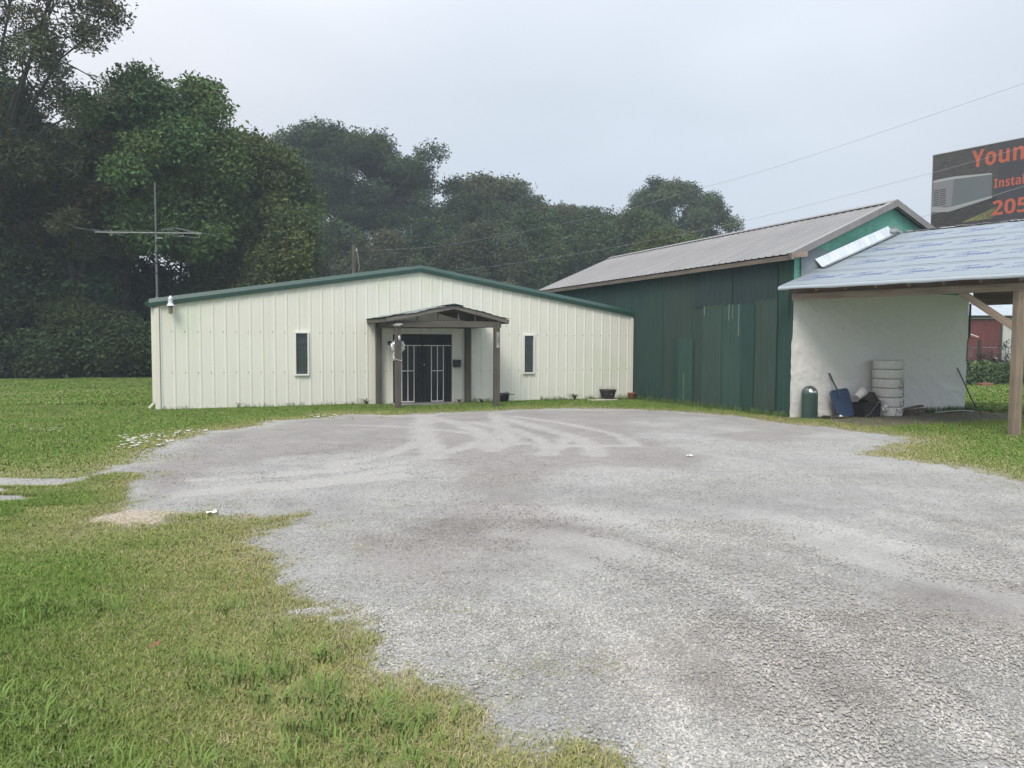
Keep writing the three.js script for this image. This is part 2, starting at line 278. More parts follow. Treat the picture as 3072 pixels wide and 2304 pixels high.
{ // gravel lot, lying a little proud of the soil and dipping under it at the ragged edge
  const X0 = -16, X1 = 16, Z0 = -20.5, Z1 = 4, S = 0.1, nx = Math.round((X1 - X0) / S) + 1, nz = Math.round((Z1 - Z0) / S) + 1, P = [], C = [], UV = [], I = [];
  for (let j = 0; j < nz; j++) for (let i = 0; i < nx; i++) {
    const x = X0 + i * S, z = Z0 + j * S, d = lotDist(x, z);
    const tone = gravelTone(x, z, d);
    P.push(x, groundY(x, z) + clamp(d * 0.12, -0.03, 0.014) - 0.012 * tone.t + 0.02 * (fbm(x * 0.9, z * 0.9, 4, 3) - 0.5) * smooth(0.1, 1, d), z); UV.push(x, z);
    C.push(...tone.c);
  }
  for (let j = 0; j < nz - 1; j++) for (let i = 0; i < nx - 1; i++) { const a = j * nx + i; I.push(a, a + nx, a + 1, a + 1, a + nx, a + nx + 1); }
  const g = new THREE.BufferGeometry(); g.setAttribute('position', new THREE.Float32BufferAttribute(P, 3)); g.setAttribute('color', new THREE.Float32BufferAttribute(C, 3)); g.setAttribute('uv', new THREE.Float32BufferAttribute(UV, 2)); g.setIndex(I); g.computeVertexNormals();
  structure('gravel_lot', g, new THREE.MeshStandardMaterial({ vertexColors: true, roughness: 0.95, map: rep(gravelTile.map, 1 / 2.4), bumpMap: rep(gravelTile.bump, 1 / 2.4), bumpScale: 0.008 }));
}
// ------------------------------------------------------------------ cream metal building
const CA = THREE.MathUtils.degToRad(20.99), creamPos = [-8.769, 0, -18.371], CL = 13.39;
const wallTex = (() => { // faint chalking streaks, drips below the screw rows, mud spatter along the foot
  const W = 2048, H = 512, drip = Array.from({ length: 70 }, (_, i) => [13.4 * hash3(i, 4, 91), hash3(i, 5, 92) < 0.5 ? 0.92 : 1.95, 0.1 + 0.5 * hash3(i, 6, 93), 0.004 + 0.01 * hash3(i, 7, 94)]);
  const t = dataTex(W, H, (i, j) => {
    const u = i / W * 13.4, y = j / H * 4; let v = 0.95 + 0.06 * (fbm(u * 9, y * 1.1, 3, 4) - 0.5) + 0.05 * (fbm(u * 0.8, y * 1.4, 6, 3) - 0.5);
    for (const [a, b, l, w] of drip) if (y < b && y > b - l && Math.abs(u - a) < w) v -= 0.05 * noise(u * 60, y * 20, 5);
    const mud = y < 0.34 ? smooth(0.56 + 0.9 * y, 0.75 + 0.9 * y, fbm(u * 14, y * 14, 8, 4)) * 0.45 : 0, alg = smooth(0.6, 0.75, fbm(u * 1.1 + 7, y * 0.9, 9, 4)) * 0.05;
    return [v * (1 - mud * 0.3 - alg), v * (1 - mud * 0.36 - alg * 0.4), v * (1 - mud * 0.48 - alg * 1.4)];
  });
  return rep(t, 1 / 13.4, 1 / 4);
})();
const creamM = mat([0.752, 0.76, 0.68], 0.6, { map: wallTex });
const creamTrimM = mat([0.75, 0.75, 0.67], 0.55, { map: rep(paintTex, 0.45, 0.3) });
const greenTrimM = mat([0.022, 0.068, 0.053], 0.42, { map: rep(streakTex[0], 0.3, 0.2) });
const darkM = mat([0.012, 0.012, 0.013], 0.6), blackM = mat([0.018, 0.018, 0.019], 0.5);
const whiteM = mat([0.72, 0.72, 0.70], 0.45), steelM = mat([0.45, 0.46, 0.47], 0.4, { metalness: 0.9 }), screwM = mat([0.2, 0.19, 0.17], 0.7);
const glassM = new THREE.MeshPhysicalMaterial({ roughness: 0.05, transmission: 1, thickness: 0, ior: 1.5 }); glassM.color.setRGB(0.62, 0.68, 0.68);
const roofTop = u => u < 6.66 ? 2.737 + 0.1637 * (u + 0.12) : 3.847 - 0.1637 * (u - 6.66);
{
  const b = thing('cream_metal_building', 'low cream ribbed metal building with dark green roof edge', 'building', { pos: creamPos, turn: CA });
  const wins = [[3.33, 3.62, 0.862, 1.93], [9.765, 10.045, 0.85, 1.92]], door = [5.885, 7.57, 0.0, 1.945];
  const holes = [...wins, door];
  const n = 15, w = CL / n;
  for (let i = 0; i < n; i++) part('wall_sheet', ribbed(i * w + 0.001, (i + 1) * w - 0.001, 0.02, u => roofTop(u) - 0.08, { pitch: w / 3, phase: 0.13, h: 0.014, base: 0.06, top: 0.03, minor: 0.002 }, holes), creamM, b);
  part('side_wall', box(0.05, 2.6, 8.96, 0.03, 1.31, -4.52), creamM, b); part('side_wall', box(0.05, 2.6, 8.96, 12.86, 1.31, -4.52), creamM, b); part('back_wall', box(12.8, 2.6, 0.05, 6.44, 1.31, -9.03), creamM, b);
  part('foundation', box(CL - 0.1, 0.14, 0.12, CL / 2, -0.04, -0.07), mat([0.3, 0.29, 0.27], 0.95, { map: rep(mottle, 1) }), b);
  part('floor_slab', box(12.7, 0.06, 8.9, 6.45, -0.015, -4.55), mat([0.12, 0.11, 0.1], 0.9), b);
  // corner trims
  part('corner_trim', box(0.1, 2.5, 0.02, 0.045, 1.27, 0.036), creamTrimM, b); part('corner_trim', box(0.02, 2.5, 0.12, -0.012, 1.27, -0.03), creamTrimM, b);
  part('corner_trim', box(0.09, 2.48, 0.02, CL - 0.05, 1.26, 0.04), creamTrimM, b);
  // roof
  const th = 0.06;
  for (const s of [0, 1]) {
    const p0 = s ? [6.662, 3.83] : [-0.13, 2.715], p1 = s ? [12.98, 3.83 - 0.1637 * 6.32] : [6.658, 3.83];
    part('roof_panel', sweep([[-0.02, 0], [-9.2, 0], [-9.2, -th], [-0.02, -th]], p0, p1), greenTrimM, b);
    // rake trim: upright face below, leaning face above
    const q0 = s ? [6.661, 3.846] : [-0.125, 2.736], q1 = s ? [13.45, 2.734] : [6.659, 3.846];
    part('rake_trim', sweep([[0, -0.2], [0.075, -0.2], [0.085, -0.195], [0.085, -0.1], [0.02, 0], [-0.06, 0.004], [-0.06, -0.05], [0, -0.06]], q0, q1), greenTrimM, b);
  }
  part('ridge_cap', sweep([[0.03, 0.006], [-0.3, 0.012], [-0.3, 0.001], [0.03, -0.004]], [6.3, 3.797], [6.66, 3.852]), greenTrimM, b);
  // left eave gutter and downspout with its kicked-out foot
  part('gutter', box(0.1, 0.1, 9, -0.17, 2.63, -4.55), greenTrimM, b);
  part('downspout', merge([box(0.06, 2.35, 0.07, -0.06, 1.36, -0.09), box(0.06, 0.2, 0.07, 0, 0, 0).rotateZ(-0.75).translate(-0.115, 0.13, -0.09)]), creamTrimM, b);
  // screw rows
  const scr = []; for (let u = 0.13; u < CL; u += w / 3 / 1) for (const y of [0.92, 1.95]) if (!holes.some(q => u > q[0] - 0.1 && u < q[1] + 0.1 && y > q[2] - 0.1 && y < q[3] + 0.1)) scr.push(box(0.022, 0.022, 0.008, u - 0.055, y + rr(-0.006, 0.006), 0.005));
  const sc = part('screw_rows', merge(scr), screwM, b); sc.userData.kind = 'stuff';
  // slit windows
  for (const [x0, x1, y0, y1] of wins) {
    const cx = (x0 + x1) / 2, cy = (y0 + y1) / 2, W = x1 - x0, H = y1 - y0, f = 0.042;
    const wn = new THREE.Group(); wn.name = 'window'; wn.position.set(cx, cy, 0); b.add(wn);
    part('frame', merge([rbox(W + 2 * f, f, 0.1, 0, H / 2 + f / 2, 0.012), rbox(W + 2 * f, f, 0.1, 0, -H / 2 - f / 2, 0.012), rbox(f, H, 0.1, -W / 2 - f / 2, 0, 0.012), rbox(f, H, 0.1, W / 2 + f / 2, 0, 0.012)]), whiteM, wn);
    part('pane', box(W, H, 0.006, 0, 0, 0.012), glassM, wn);
    part('sash_bar', box(W, 0.012, 0.012, 0, 0.25, -0.002), mat([0.12, 0.13, 0.13], 0.5), wn);
    const sl = []; for (let y = -H / 2 + 0.02; y < H / 2; y += 0.028) sl.push(box(W, 0.002, 0.03, 0, 0, 0).rotateX(0.9).translate(0, y, -0.035));
    part('blind', merge(sl), mat([0.4, 0.41, 0.4], 0.6), wn);
    part('reveal', merge([box(W + 0.06, 0.02, 0.14, 0, H / 2 + 0.02, -0.11), box(W + 0.06, 0.02, 0.14, 0, -H / 2 - 0.02, -0.11), box(0.02, H + 0.06, 0.14, -W / 2 - 0.02, 0, -0.11), box(0.02, H + 0.06, 0.14, W / 2 + 0.02, 0, -0.11)]), creamTrimM, wn);
  }
  // double door
  const fr = merge([box(1.83, 0.06, 0.09, 6.7275, 1.976, 0.0), box(0.055, 1.92, 0.09, 5.856, 0.985, 0), box(0.055, 1.92, 0.09, 7.6, 0.985, 0)]);
  part('door_frame', fr, creamTrimM, b); part('threshold', box(1.68, 0.03, 0.16, 6.7275, 0.03, 0.0), steelM, b);
  const dm = mat([0.01, 0.011, 0.013], 0.6), pane = new THREE.MeshPhysicalMaterial({ roughness: 0.3 }); pane.color.setRGB(0.007, 0.008, 0.008);
  for (const s of [-1, 1]) {
    const d = new THREE.Group(); d.name = 'door'; d.position.set(6.7275 + s * 0.42, 0.05, -0.06); b.add(d);
    const W = 0.832, H = 1.885, st = 0.13;
    part('leaf', merge([box(st, H, 0.045, -W / 2 + st / 2, H / 2, 0), box(st, H, 0.045, W / 2 - st / 2, H / 2, 0), box(W - 2 * st, 0.34, 0.045, 0, H - 0.17, 0), box(W - 2 * st, 0.2, 0.045, 0, 0.1, 0)]), dm, d);
    part('door_pane', box(W - 2 * st + 0.004, H - 0.53, 0.012, 0, 0.2 + (H - 0.54) / 2, -0.006), pane, d);
    part('panel_trim', merge([box(W - 2 * st, 0.012, 0.02, 0, 1.38, 0.012), box(W - 2 * st, 0.012, 0.02, 0, 1.28, 0.012)]), dm, d);
    for (const dx of [-0.172, 0, 0.172]) part('grille_bar', box(0.02, 1.545, 0.02, dx, 0.8, 0.055), whiteM, d);
    part('grille_bar', box(W - 0.03, 0.022, 0.022, 0, 1.575, 0.056), whiteM, d);
    part('grille_bar', box(0.344, 0.02, 0.018, 0, 0.872, 0.056), whiteM, d); part('grille_bar', box(0.36, 0.026, 0.022, 0, 0.018, 0.056), whiteM, d);
    part('handle_plate', box(0.05, 0.24, 0.014, -s * (W / 2 - 0.06), 0.86, 0.03), blackM, d);
    part('pull_handle', tube([[-s * (W / 2 - 0.06), 0.76, 0.03], [-s * (W / 2 - 0.06), 0.78, 0.075], [-s * (W / 2 - 0.06), 0.93, 0.075], [-s * (W / 2 - 0.06), 0.95, 0.03]], 0.009), blackM, d);
    if (s > 0) part('lock_cylinder', new THREE.CylinderGeometry(0.018, 0.018, 0.02, 12).rotateX(Math.PI / 2).translate(-W / 2 + 0.045, 1.04, 0.03), steelM, d);
  }
  part('door_step', rbox(1.9, 0.05, 0.6, 6.73, 0.012, 0.36, 0.012), mat([0.3, 0.285, 0.26], 0.95, { map: rep(mottle, 0.8), bumpMap: rep(mottle, 2), bumpScale: 0.008 }), b);
}
const toC = (u, y, v) => { const c = Math.cos(CA), s = Math.sin(CA); return [creamPos[0] + u * c + v * s, y, creamPos[2] - u * s + v * c]; };
{ // mailbox and bell box beside the door
  const m = thing('mailbox', 'black wall mailbox beside the dark double door', 'mailbox', { pos: toC(7.69, 1.02, 0.035), turn: CA });
  part('body', rbox(0.21, 0.2, 0.1, 0, 0.1, 0.05, 0.01), blackM, m); part('lid', rbox(0.222, 0.018, 0.12, 0, 0.2, 0.055, 0.008).rotateX(0), blackM, m); part('lid_front', rbox(0.216, 0.06, 0.012, 0, 0.175, 0.108, 0.004), blackM, m);
  const l = thing('porch_light', 'small dark porch light box on the wall at the door jamb', 'light fixture', { pos: toC(5.79, 1.64, 0.035), turn: CA });
  part('housing', rbox(0.1, 0.1, 0.09, 0, 0.05, 0.045, 0.012), blackM, l); part('lens', rbox(0.07, 0.05, 0.02, 0, 0.045, 0.095, 0.006), mat([0.1, 0.1, 0.09], 0.3), l);
}
{ // yard light under the left end of the roof edge
  const l = thing('yard_light', 'galvanised bell-shaped yard light with clear jar on cream wall corner', 'light fixture', { pos: toC(0.37, 2.37, 0.2), turn: CA });
  const lathe = a => new THREE.LatheGeometry(a.map(q => new THREE.Vector2(...q)), 24);
  part('shade', lathe([[0.108, 0.2], [0.108, 0.206], [0.085, 0.222], [0.062, 0.27], [0.056, 0.36], [0.05, 0.4], [0.03, 0.415], [0.028, 0.44], [0, 0.445]]), mat([0.62, 0.64, 0.66], 0.3, { metalness: 0.75 }), l);
  part('jar', lathe([[0, 0], [0.035, 0.003], [0.05, 0.02], [0.052, 0.17], [0.046, 0.205]]), new THREE.MeshPhysicalMaterial({ roughness: 0.15, transmission: 0.75, thickness: 0, color: 0xb8b49c }), l);
  part('lamp', lathe([[0, 0.05], [0.018, 0.06], [0.026, 0.1], [0.018, 0.14], [0.016, 0.2]]), mat([0.5, 0.48, 0.42], 0.5), l);
  part('bracket', merge([box(0.04, 0.04, 0.2, 0, 0.34, -0.09), box(0.1, 0.12, 0.02, 0, 0.34, -0.165)]), steelM, l);
}
{ // roof aerial
  const a = thing('tv_aerial', 'tall metal mast with long many-armed television aerial on roof corner', 'antenna', { pos: toC(0.02, 2.66, -0.55), turn: 0 });
  const am = mat([0.36, 0.37, 0.37], 0.45, { metalness: 0.6 });
  part('mast', merge([cyl(0.026, 0.028, 1.75, 0, 0.85, 0, 10), cyl(0.016, 0.02, 1.3, 0, 2.35, 0, 10)]), mat([0.16, 0.17, 0.18], 0.5, { metalness: 0.5 }), a);
  part('base_plate', merge([rbox(0.2, 0.02, 0.2, 0, 0.06, 0), cyl(0.04, 0.045, 0.1, 0, 0.1, 0)]), am, a);
  for (const y of [0.75, 1.0, 1.25, 1.5]) part('clamp', cyl(0.037, 0.037, 0.03, 0, y, 0, 10), blackM, a);
  part('rotor_bracket', box(0.16, 0.025, 0.05, 0.09, 1.63, 0), am, a);
  // boom runs left to right and dips a little to the right
  const bt = 0.09, bd = [Math.cos(bt), -0.02, Math.sin(bt)], y0 = 1.76, at = (t, q = 0, dy = 0) => [bd[0] * t - Math.sin(bt + 0.25) * q, y0 + bd[1] * t + dy, bd[2] * t + Math.cos(bt + 0.25) * q];
  part('boom', timber(at(-1.62), at(1.2), 0.02, 0.02, 0, 0.003), am, a);
  const el = (t, L, dy = 0) => part('element', tube([at(t, -L / 2, dy), at(t, 0, dy), at(t, L / 2, dy)], 0.004, 5, 4), am, a);
  for (const [t, L] of [[-1.5, 1.5], [-1.3, 0.9], [-1.05, 0.7], [-0.8, 0.6], [-0.55, 0.6], [-0.3, 0.55], [-0.05, 0.55], [1.15, 1.5], [1.0, 0.5]]) el(t, L, 0.016);
  for (const [t, L] of [[0.42, 0.7], [0.72, 1.1]]) part('folded_dipole', tube([at(t, -L / 2, 0.03), at(t + 0.02, L / 2, 0.03), at(t + 0.03, L / 2, -0.03), at(t + 0.02, -L / 2, -0.03)], 0.005, 5, 24, true), am, a);
}

// ------------------------------------------------------------------ porch canopy
const oldWood = wood([0.14, 0.128, 0.11]), darkWood = oldWood, greyWood = wood([0.23, 0.215, 0.2]), tinM = mat([0.2, 0.245, 0.235], 0.5, { map: rep(streakTex[1], 0.5, 0.3), metalness: 0.25 });
{
  const p = thing('porch_canopy', 'weathered timber porch canopy with low gabled tin roof over the door', 'porch', { pos: creamPos, turn: CA });
  const F = 1.62, fl = 5.37, fr = 8.68, fm = 7.17, bl = 5.17, br = 8.45, bm = 6.98, he = 2.32, hr = 2.68;
  const post = (u, v, w, h, m) => part('post', timber([u, -0.03, v], [u + 0.0, h, v], w, w, 0, 0.008), m, p);
  post(5.705, 1.49, 0.148, 2.1, oldWood); post(8.335, 1.6, 0.148, 2.12, oldWood); post(5.475, 0.12, 0.15, 2.1, darkWood); post(8.0, 0.12, 0.15, 2.12, darkWood);
  part('header_beam', timber([5.5, 2.17, 1.5], [8.46, 2.19, 1.6], 0.045, 0.16), darkWood, p);
  part('header_beam', timber([5.4, 2.17, 0.1], [8.2, 2.19, 0.1], 0.045, 0.16), darkWood, p);
  part('side_beam', timber([5.46, 2.17, 0.02], [5.68, 2.17, 1.6], 0.05, 0.15), darkWood, p); part('side_beam', timber([8.02, 2.19, 0.02], [8.36, 2.19, 1.68], 0.05, 0.15), darkWood, p);
  // rafters
  for (const t of [0.0, 0.33, 0.66, 0.94]) {
    const v = 0.05 + t * (F - 0.06), m = mixn(bm, fm, t), l = mixn(bl, fl, t), r = mixn(br, fr, t);
    part('rafter', timber([l + 0.05, he - 0.06, v], [m, hr - 0.075, v], 0.04, 0.085), darkWood, p); part('rafter', timber([r - 0.05, he - 0.06, v], [m, hr - 0.075, v], 0.04, 0.085), darkWood, p);
  }
  for (const u of [6.2, 6.75, 7.3, 7.75]) part('stud', timber([u, 2.2, 1.54], [u, 2.36 + 0.14 * (1 - Math.abs(u - 7.15)), 1.54], 0.04, 0.04), darkWood, p);
  // front barge boards
  part('barge_board', timber([fl + 0.01, he - 0.055, F + 0.02], [fm, hr - 0.06, F + 0.02], 0.028, 0.1), greyWood, p); part('barge_board', timber([fr - 0.01, he - 0.055, F + 0.02], [fm + 0.01, hr - 0.06, F + 0.02], 0.028, 0.1), greyWood, p);
  part('eave_board', timber([bl + 0.02, he - 0.06, 0.02], [fl + 0.01, he - 0.06, F], 0.022, 0.09), darkWood, p); part('eave_board', timber([br - 0.02, he - 0.06, 0.02], [fr - 0.01, he - 0.06, F], 0.022, 0.09), darkWood, p);
  // tin sheets, slightly sprung at the free edge
  for (const s of [0, 1]) {
    const N = 24, M = 5, t = []; const Q = (i, j) => {
      const a = i / N, v0 = j / M * (F + 0.06), f = j / M, e = s ? mixn(br, fr + 0.03, f) : mixn(bl - 0.01, fl - 0.03, f), m = mixn(bm, fm, f);
      const wob = 0.012 * Math.sin(a * 11 + s * 2) * f * f + 0.02 * (noise(a * 5 + s * 9, f * 3, 4) - 0.5);
      return [mixn(e, m, a), mixn(he, hr, a) + 0.008 + wob + (i % 3 === 0 ? 0.012 : 0), v0];
    };
    for (let i = 0; i < N; i++) for (let j = 0; j < M; j++) { const A = Q(i, j), B = Q(i + 1, j), C = Q(i + 1, j + 1), D = Q(i, j + 1); t.push(...A, ...D, ...C, ...A, ...C, ...B); const d = q => [q[0], q[1] - 0.006, q[2]]; t.push(...d(A), ...d(C), ...d(D), ...d(A), ...d(B), ...d(C)); if (j === M - 1) t.push(...D, ...d(D), ...d(C), ...D, ...d(C), ...C); }
    part('tin_sheet', soup(t), tinM, p);
  }
  part('ridge_cap', sweep([[0.0, 0], [F + 0.09, 0], [F + 0.09, 0.008], [0, 0.008]], [6.9, 2.668], [7.15, 2.705]), tinM, p); part('ridge_cap', sweep([[0.0, 0], [F + 0.09, 0], [F + 0.09, 0.008], [0, 0.008]], [7.151, 2.705], [7.4, 2.655]), tinM, p);
  part('wire_hook', tube([[8.62, 2.24, 1.6], [8.62, 2.17, 1.6], [8.625, 2.13, 1.605]], 0.004, 4, 6), blackM, p);
}
const foilM = mat([0.78, 0.79, 0.8], 0.4, { metalness: 0.5, flatShading: true });
{ // things tied to the porch posts
  const o = thing('foil_ornament', 'round crumpled silver foil ornament tied behind the porch post', 'ornament', { pos: toC(5.735, 1.6, 1.36), turn: CA });
  const bits = []; let r0 = seeded(91); for (let k = 0; k < 60; k++) { const a = k / 60 * 6.283, r = 0.142 + 0.03 * (r0() - 0.5); bits.push(lump(0.042 + 0.014 * r0(), k, 0.6, 0).scale(1, 1, 0.5).rotateX(r0() * 3).rotateY(r0() * 3).translate(Math.cos(a) * r, Math.sin(a) * r * 0.95, 0.02 * (r0() - 0.5))); }
  for (let k = 0; k < 26; k++) { const a = r0() * 6.28, r = 0.1 * Math.sqrt(r0()); bits.push(lump(0.04, k + 80, 0.6, 0).scale(1, 1, 0.4).rotateX(r0() * 3).translate(Math.cos(a) * r, Math.sin(a) * r, 0)); }
  part('foil', merge(bits), foilM, o);
  const tl = []; for (let k = 0; k < 9; k++) tl.push(lump(0.022, k + 40, 0.6, 0).translate(-0.1 + 0.02 * Math.sin(k * 2), -0.17 - 0.022 * k, 0)); part('foil_tail', merge(tl), foilM, o);
  single('foil_scrap', merge([lump(0.035, 3, 0.6, 1).scale(0.8, 1.7, 0.4)]), foilM, 'small silver foil scrap stapled high on left porch post', 'foil', { pos: toC(5.72, 1.82, 1.585), turn: CA });
  single('rag', merge([lump(0.06, 6, 0.6, 1).scale(1.5, 0.7, 0.7), lump(0.05, 8, 0.6, 1).scale(1.3, 0.5, 0.6).translate(-0.05, -0.02, 0)]), mat([0.42, 0.41, 0.38], 0.9), 'pale rag stuffed on top of left porch post', 'rag', { pos: toC(5.69, 2.15, 1.575), turn: CA });
  single('tied_rope', tube([[-0.08, 0.04, 0.08], [0, 0.015, 0.085], [0.08, 0.0, 0.083], [0.083, 0.01, -0.083], [-0.083, 0.035, -0.083]], 0.006, 5, 40, true), mat([0.7, 0.69, 0.65], 0.8), 'thin white rope looped around left porch post', 'rope', { pos: toC(5.705, 1.24, 1.49), turn: CA });
  const pl = thing('thermometer', 'narrow grey thermometer plaque fixed upright on right porch post', 'thermometer', { pos: toC(8.345, 1.78, 1.68), turn: CA });
  part('backing', rbox(0.084, 0.42, 0.01, 0, 0, 0, 0.003), mat([0.33, 0.33, 0.315], 0.7, { map: rep(mottle, 3) }), pl);
  part('tube', merge([box(0.008, 0.2, 0.006, -0.008, 0.02, 0.008), box(0.01, 0.17, 0.006, 0.016, 0.0, 0.008)]), mat([0.08, 0.08, 0.078], 0.5), pl);
  part('end_band', box(0.08, 0.02, 0.004, 0, -0.17, 0.007), mat([0.45, 0.45, 0.43], 0.6), pl);
}
// ------------------------------------------------------------------ green barn
const BA = THREE.MathUtils.degToRad(23.87), barnPos = [6.415, 0, -17.153];
const toB = (u, y, v) => { const c = Math.cos(BA), s = Math.sin(BA); return [barnPos[0] + u * c + v * s, y, barnPos[2] - u * s + v * c]; };
const sheetM = (c, k = 0, r = 0.75) => mat(c.map(v => v * 0.68), r, { map: rep(streakTex[k], 0.55, 0.28) });
const slope = 0.434, sl = Math.atan(slope), bw = 6.08, ridgeU = 3.04, ridgeY = 5.16;
const barnRoof = u => ridgeY - slope * Math.abs(u - ridgeU);
{
  const b = thing('green_barn', 'tall barn of patched dark green metal sheets with grey ribbed roof', 'barn', { pos: barnPos, turn: BA });
  const side = (v0, v1, y0, y1, out, m, name = 'wall_sheet', o = {}) => part(name, ribbed(v0, v1, y0, y1, { pitch: 0.228, phase: rr(0, 0.2), h: 0.019, base: 0.05, top: 0.02, minor: 0.004, ...o }).rotateY(-Math.PI / 2).translate(-out, 0, 0), m, b);
  const deep = [0.022, 0.075, 0.058], tones = [[0.026, 0.082, 0.064], [0.022, 0.072, 0.055], [0.03, 0.088, 0.07], [0.024, 0.078, 0.066]];
  // base sheets from the far end to the near corner, 0.9 m each
  for (let k = 0; k < 9; k++) { const v0 = -12.9 + k * 0.877; side(v0 + 0.001, v0 + 0.876, 0.03, 3.74, 0.004, sheetM(tones[k % 4], k % 2)); }
  for (const [v0, v1] of [[-5.005, -4.1], [-4.099, -3.18]]) side(v0, v1, 0.03, 3.72, 0.003, sheetM([0.036, 0.079, 0.061], v0 < -4.2 ? 0 : 1));
  side(-3.179, -2.2, 0.03, 3.7, 0.003, sheetM(deep, 1)); side(-2.199, -1.2, 0.03, 3.7, 0.003, sheetM(deep, 0)); side(-1.199, -0.45, 0.03, 3.7, 0.003, sheetM(deep, 1)); side(-0.449, 0.02, 0.03, 3.73, 0.005, sheetM([0.021, 0.082, 0.062], 0));
  // patches
  side(-3.55, -2.02, 2.7, 3.71, 0.03, sheetM([0.024, 0.06, 0.06], 0), 'patch_sheet'); side(-2.018, -0.46, 2.71, 3.71, 0.031, sheetM([0.023, 0.056, 0.057], 1), 'patch_sheet');
  side(-3.175, -2.39, 0.03, 2.73, 0.027, sheetM([0.05, 0.105, 0.082], 1), 'patch_sheet'); side(-2.385, -1.655, 0.03, 2.735, 0.026, sheetM([0.044, 0.11, 0.084], 0), 'patch_sheet');
  side(-1.65, -1.185, 0.04, 2.72, 0.027, sheetM([0.023, 0.082, 0.062], 1), 'patch_sheet'); side(-1.18, -0.45, 0.05, 2.76, 0.034, sheetM([0.047, 0.094, 0.072], 1), 'patch_sheet');
  side(-4.53, -4.25, 0.03, 1.85, 0.026, sheetM([0.018, 0.068, 0.053], 0), 'patch_sheet'); side(-4.235, -3.57, 0.03, 1.86, 0.032, sheetM([0.036, 0.11, 0.08], 1), 'patch_sheet');
  // chalky paint scuffs: worn pale strips on the loose sheets
  const scuff = mat([0.17, 0.23, 0.19], 0.9, { map: rep(streakTex[0], 2, 0.5) });
  for (const [v, y0, y1, w] of [[-3.1, 2.45, 2.7, 0.035], [-2.12, 2.3, 2.71, 0.03], [-1.98, 2.35, 2.69, 0.02], [-1.75, 1.9, 2.7, 0.028], [-3.95, 0.1, 0.9, 0.02]]) part('bare_strip', box(0.003, y1 - y0, w, -0.0485, (y0 + y1) / 2, v), scuff, b);
  // other walls
  part('back_wall', box(0.05, 3.7, 12.8, bw - 0.03, 1.87, -6.45), sheetM(deep), b);
  { const s = new THREE.Shape([[0.02, 0.02], [bw - 0.06, 0.02], [bw - 0.06, 3.72], [ridgeU, 5.06], [0.02, 3.72]].map(p => new THREE.Vector2(...p))); part('far_gable', new THREE.ExtrudeGeometry(s, { depth: 0.05, bevelEnabled: false }).translate(0, 0, -12.9), sheetM(deep), b); }
  // near gable: sheathing boards painted sea-green
  const osb = [0, 1].map(k => mat(k ? [0.17, 0.46, 0.36] : [0.185, 0.49, 0.39], 0.8, { map: rep(osbTex, 0.6, 0.6) }));
  const cuts = [0.0, 1.1, 2.3, 3.5, 4.7, bw - 0.06];
  for (let k = 0; k < 5; k++) {
    const a = cuts[k] + 0.004, c = cuts[k + 1] - 0.004, q = [[a, 2.5], [c, 2.5], [c, barnRoof(c) - 0.09]]; if (a < ridgeU && c > ridgeU) q.push([ridgeU, ridgeY - 0.09]); q.push([a, barnRoof(a) - 0.09]);
    part('gable_board', new THREE.ExtrudeGeometry(new THREE.Shape(q.map(p => new THREE.Vector2(...p))), { depth: 0.03, bevelEnabled: false }).translate(0, 0, -0.03 + (k % 2) * 0.002), osb[k % 2], b);
  }
  part('lower_sheathing', box(bw - 0.08, 2.48, 0.03, bw / 2 - 0.02, 1.25, -0.03), mat([0.25, 0.2, 0.13], 0.9), b);
  // house wrap: wrinkled white sheet
  { const U = 150, Y = 76, P = [], UV = [], I = [];
    for (let j = 0; j <= Y; j++) for (let i = 0; i <= U; i++) {
      const fu = i / U, y = j / Y * 2.98, u = -0.02 + fu * 6.0 + (i === 0 ? 0.03 * (noise(y * 3, 2) - 0.5) - 0.015 * smooth(1.9, 1.7, y) : 0);
      const diag = u * 0.8 + y; let z = 0.016 + 0.012 * Math.pow(Math.abs(noise(u * 1.1 + y * 2.2, diag * 3.4, 4) * 2 - 1), 2) + 0.008 * (fbm(u * 4 + y * 2, y * 9 - u * 3, 3, 3) - 0.3) + 0.006 * (noise(u * 9, y * 14, 7) - 0.5);
      const rg = (a, b, c) => 1 - Math.abs(2 * noise(a, b, c) - 1); z += 0.009 * Math.pow(rg(u * 1.3 + y * 1.9, y * 2.6 - u * 0.9, 12), 6) + 0.007 * Math.pow(rg(u * 3.1 - y * 1.2, y * 4.1 + u * 2.2, 15), 5);
      z += (y > 1.85 + 0.02 * noise(u * 2, 3) ? 0.009 : 0) + (y > 0.87 + 0.015 * noise(u * 3, 9) ? 0.007 : 0) + 0.004 * smooth(0.016, 0, Math.abs(y - 1.84 - 0.02 * noise(u * 2, 3))) + 0.008 * smooth(0.014, 0, Math.abs(y - 0.87 - 0.015 * noise(u * 3, 9)));
      P.push(u, y, Math.max(0.004, z)); UV.push(u, y);
    }
    for (let j = 0; j < Y; j++) for (let i = 0; i < U; i++) { const a = j * (U + 1) + i; I.push(a, a + 1, a + U + 1, a + 1, a + U + 2, a + U + 1); }
    const g = new THREE.BufferGeometry(); g.setAttribute('position', new THREE.Float32BufferAttribute(P, 3)); g.setAttribute('uv', new THREE.Float32BufferAttribute(UV, 2)); g.setIndex(I); g.computeVertexNormals();
    part('house_wrap', g, mat([0.8, 0.8, 0.79], 0.55, { map: rep(paintTex, 0.5), bumpMap: rep(mottle, 1.2), bumpScale: 0.01 }), b);
  }
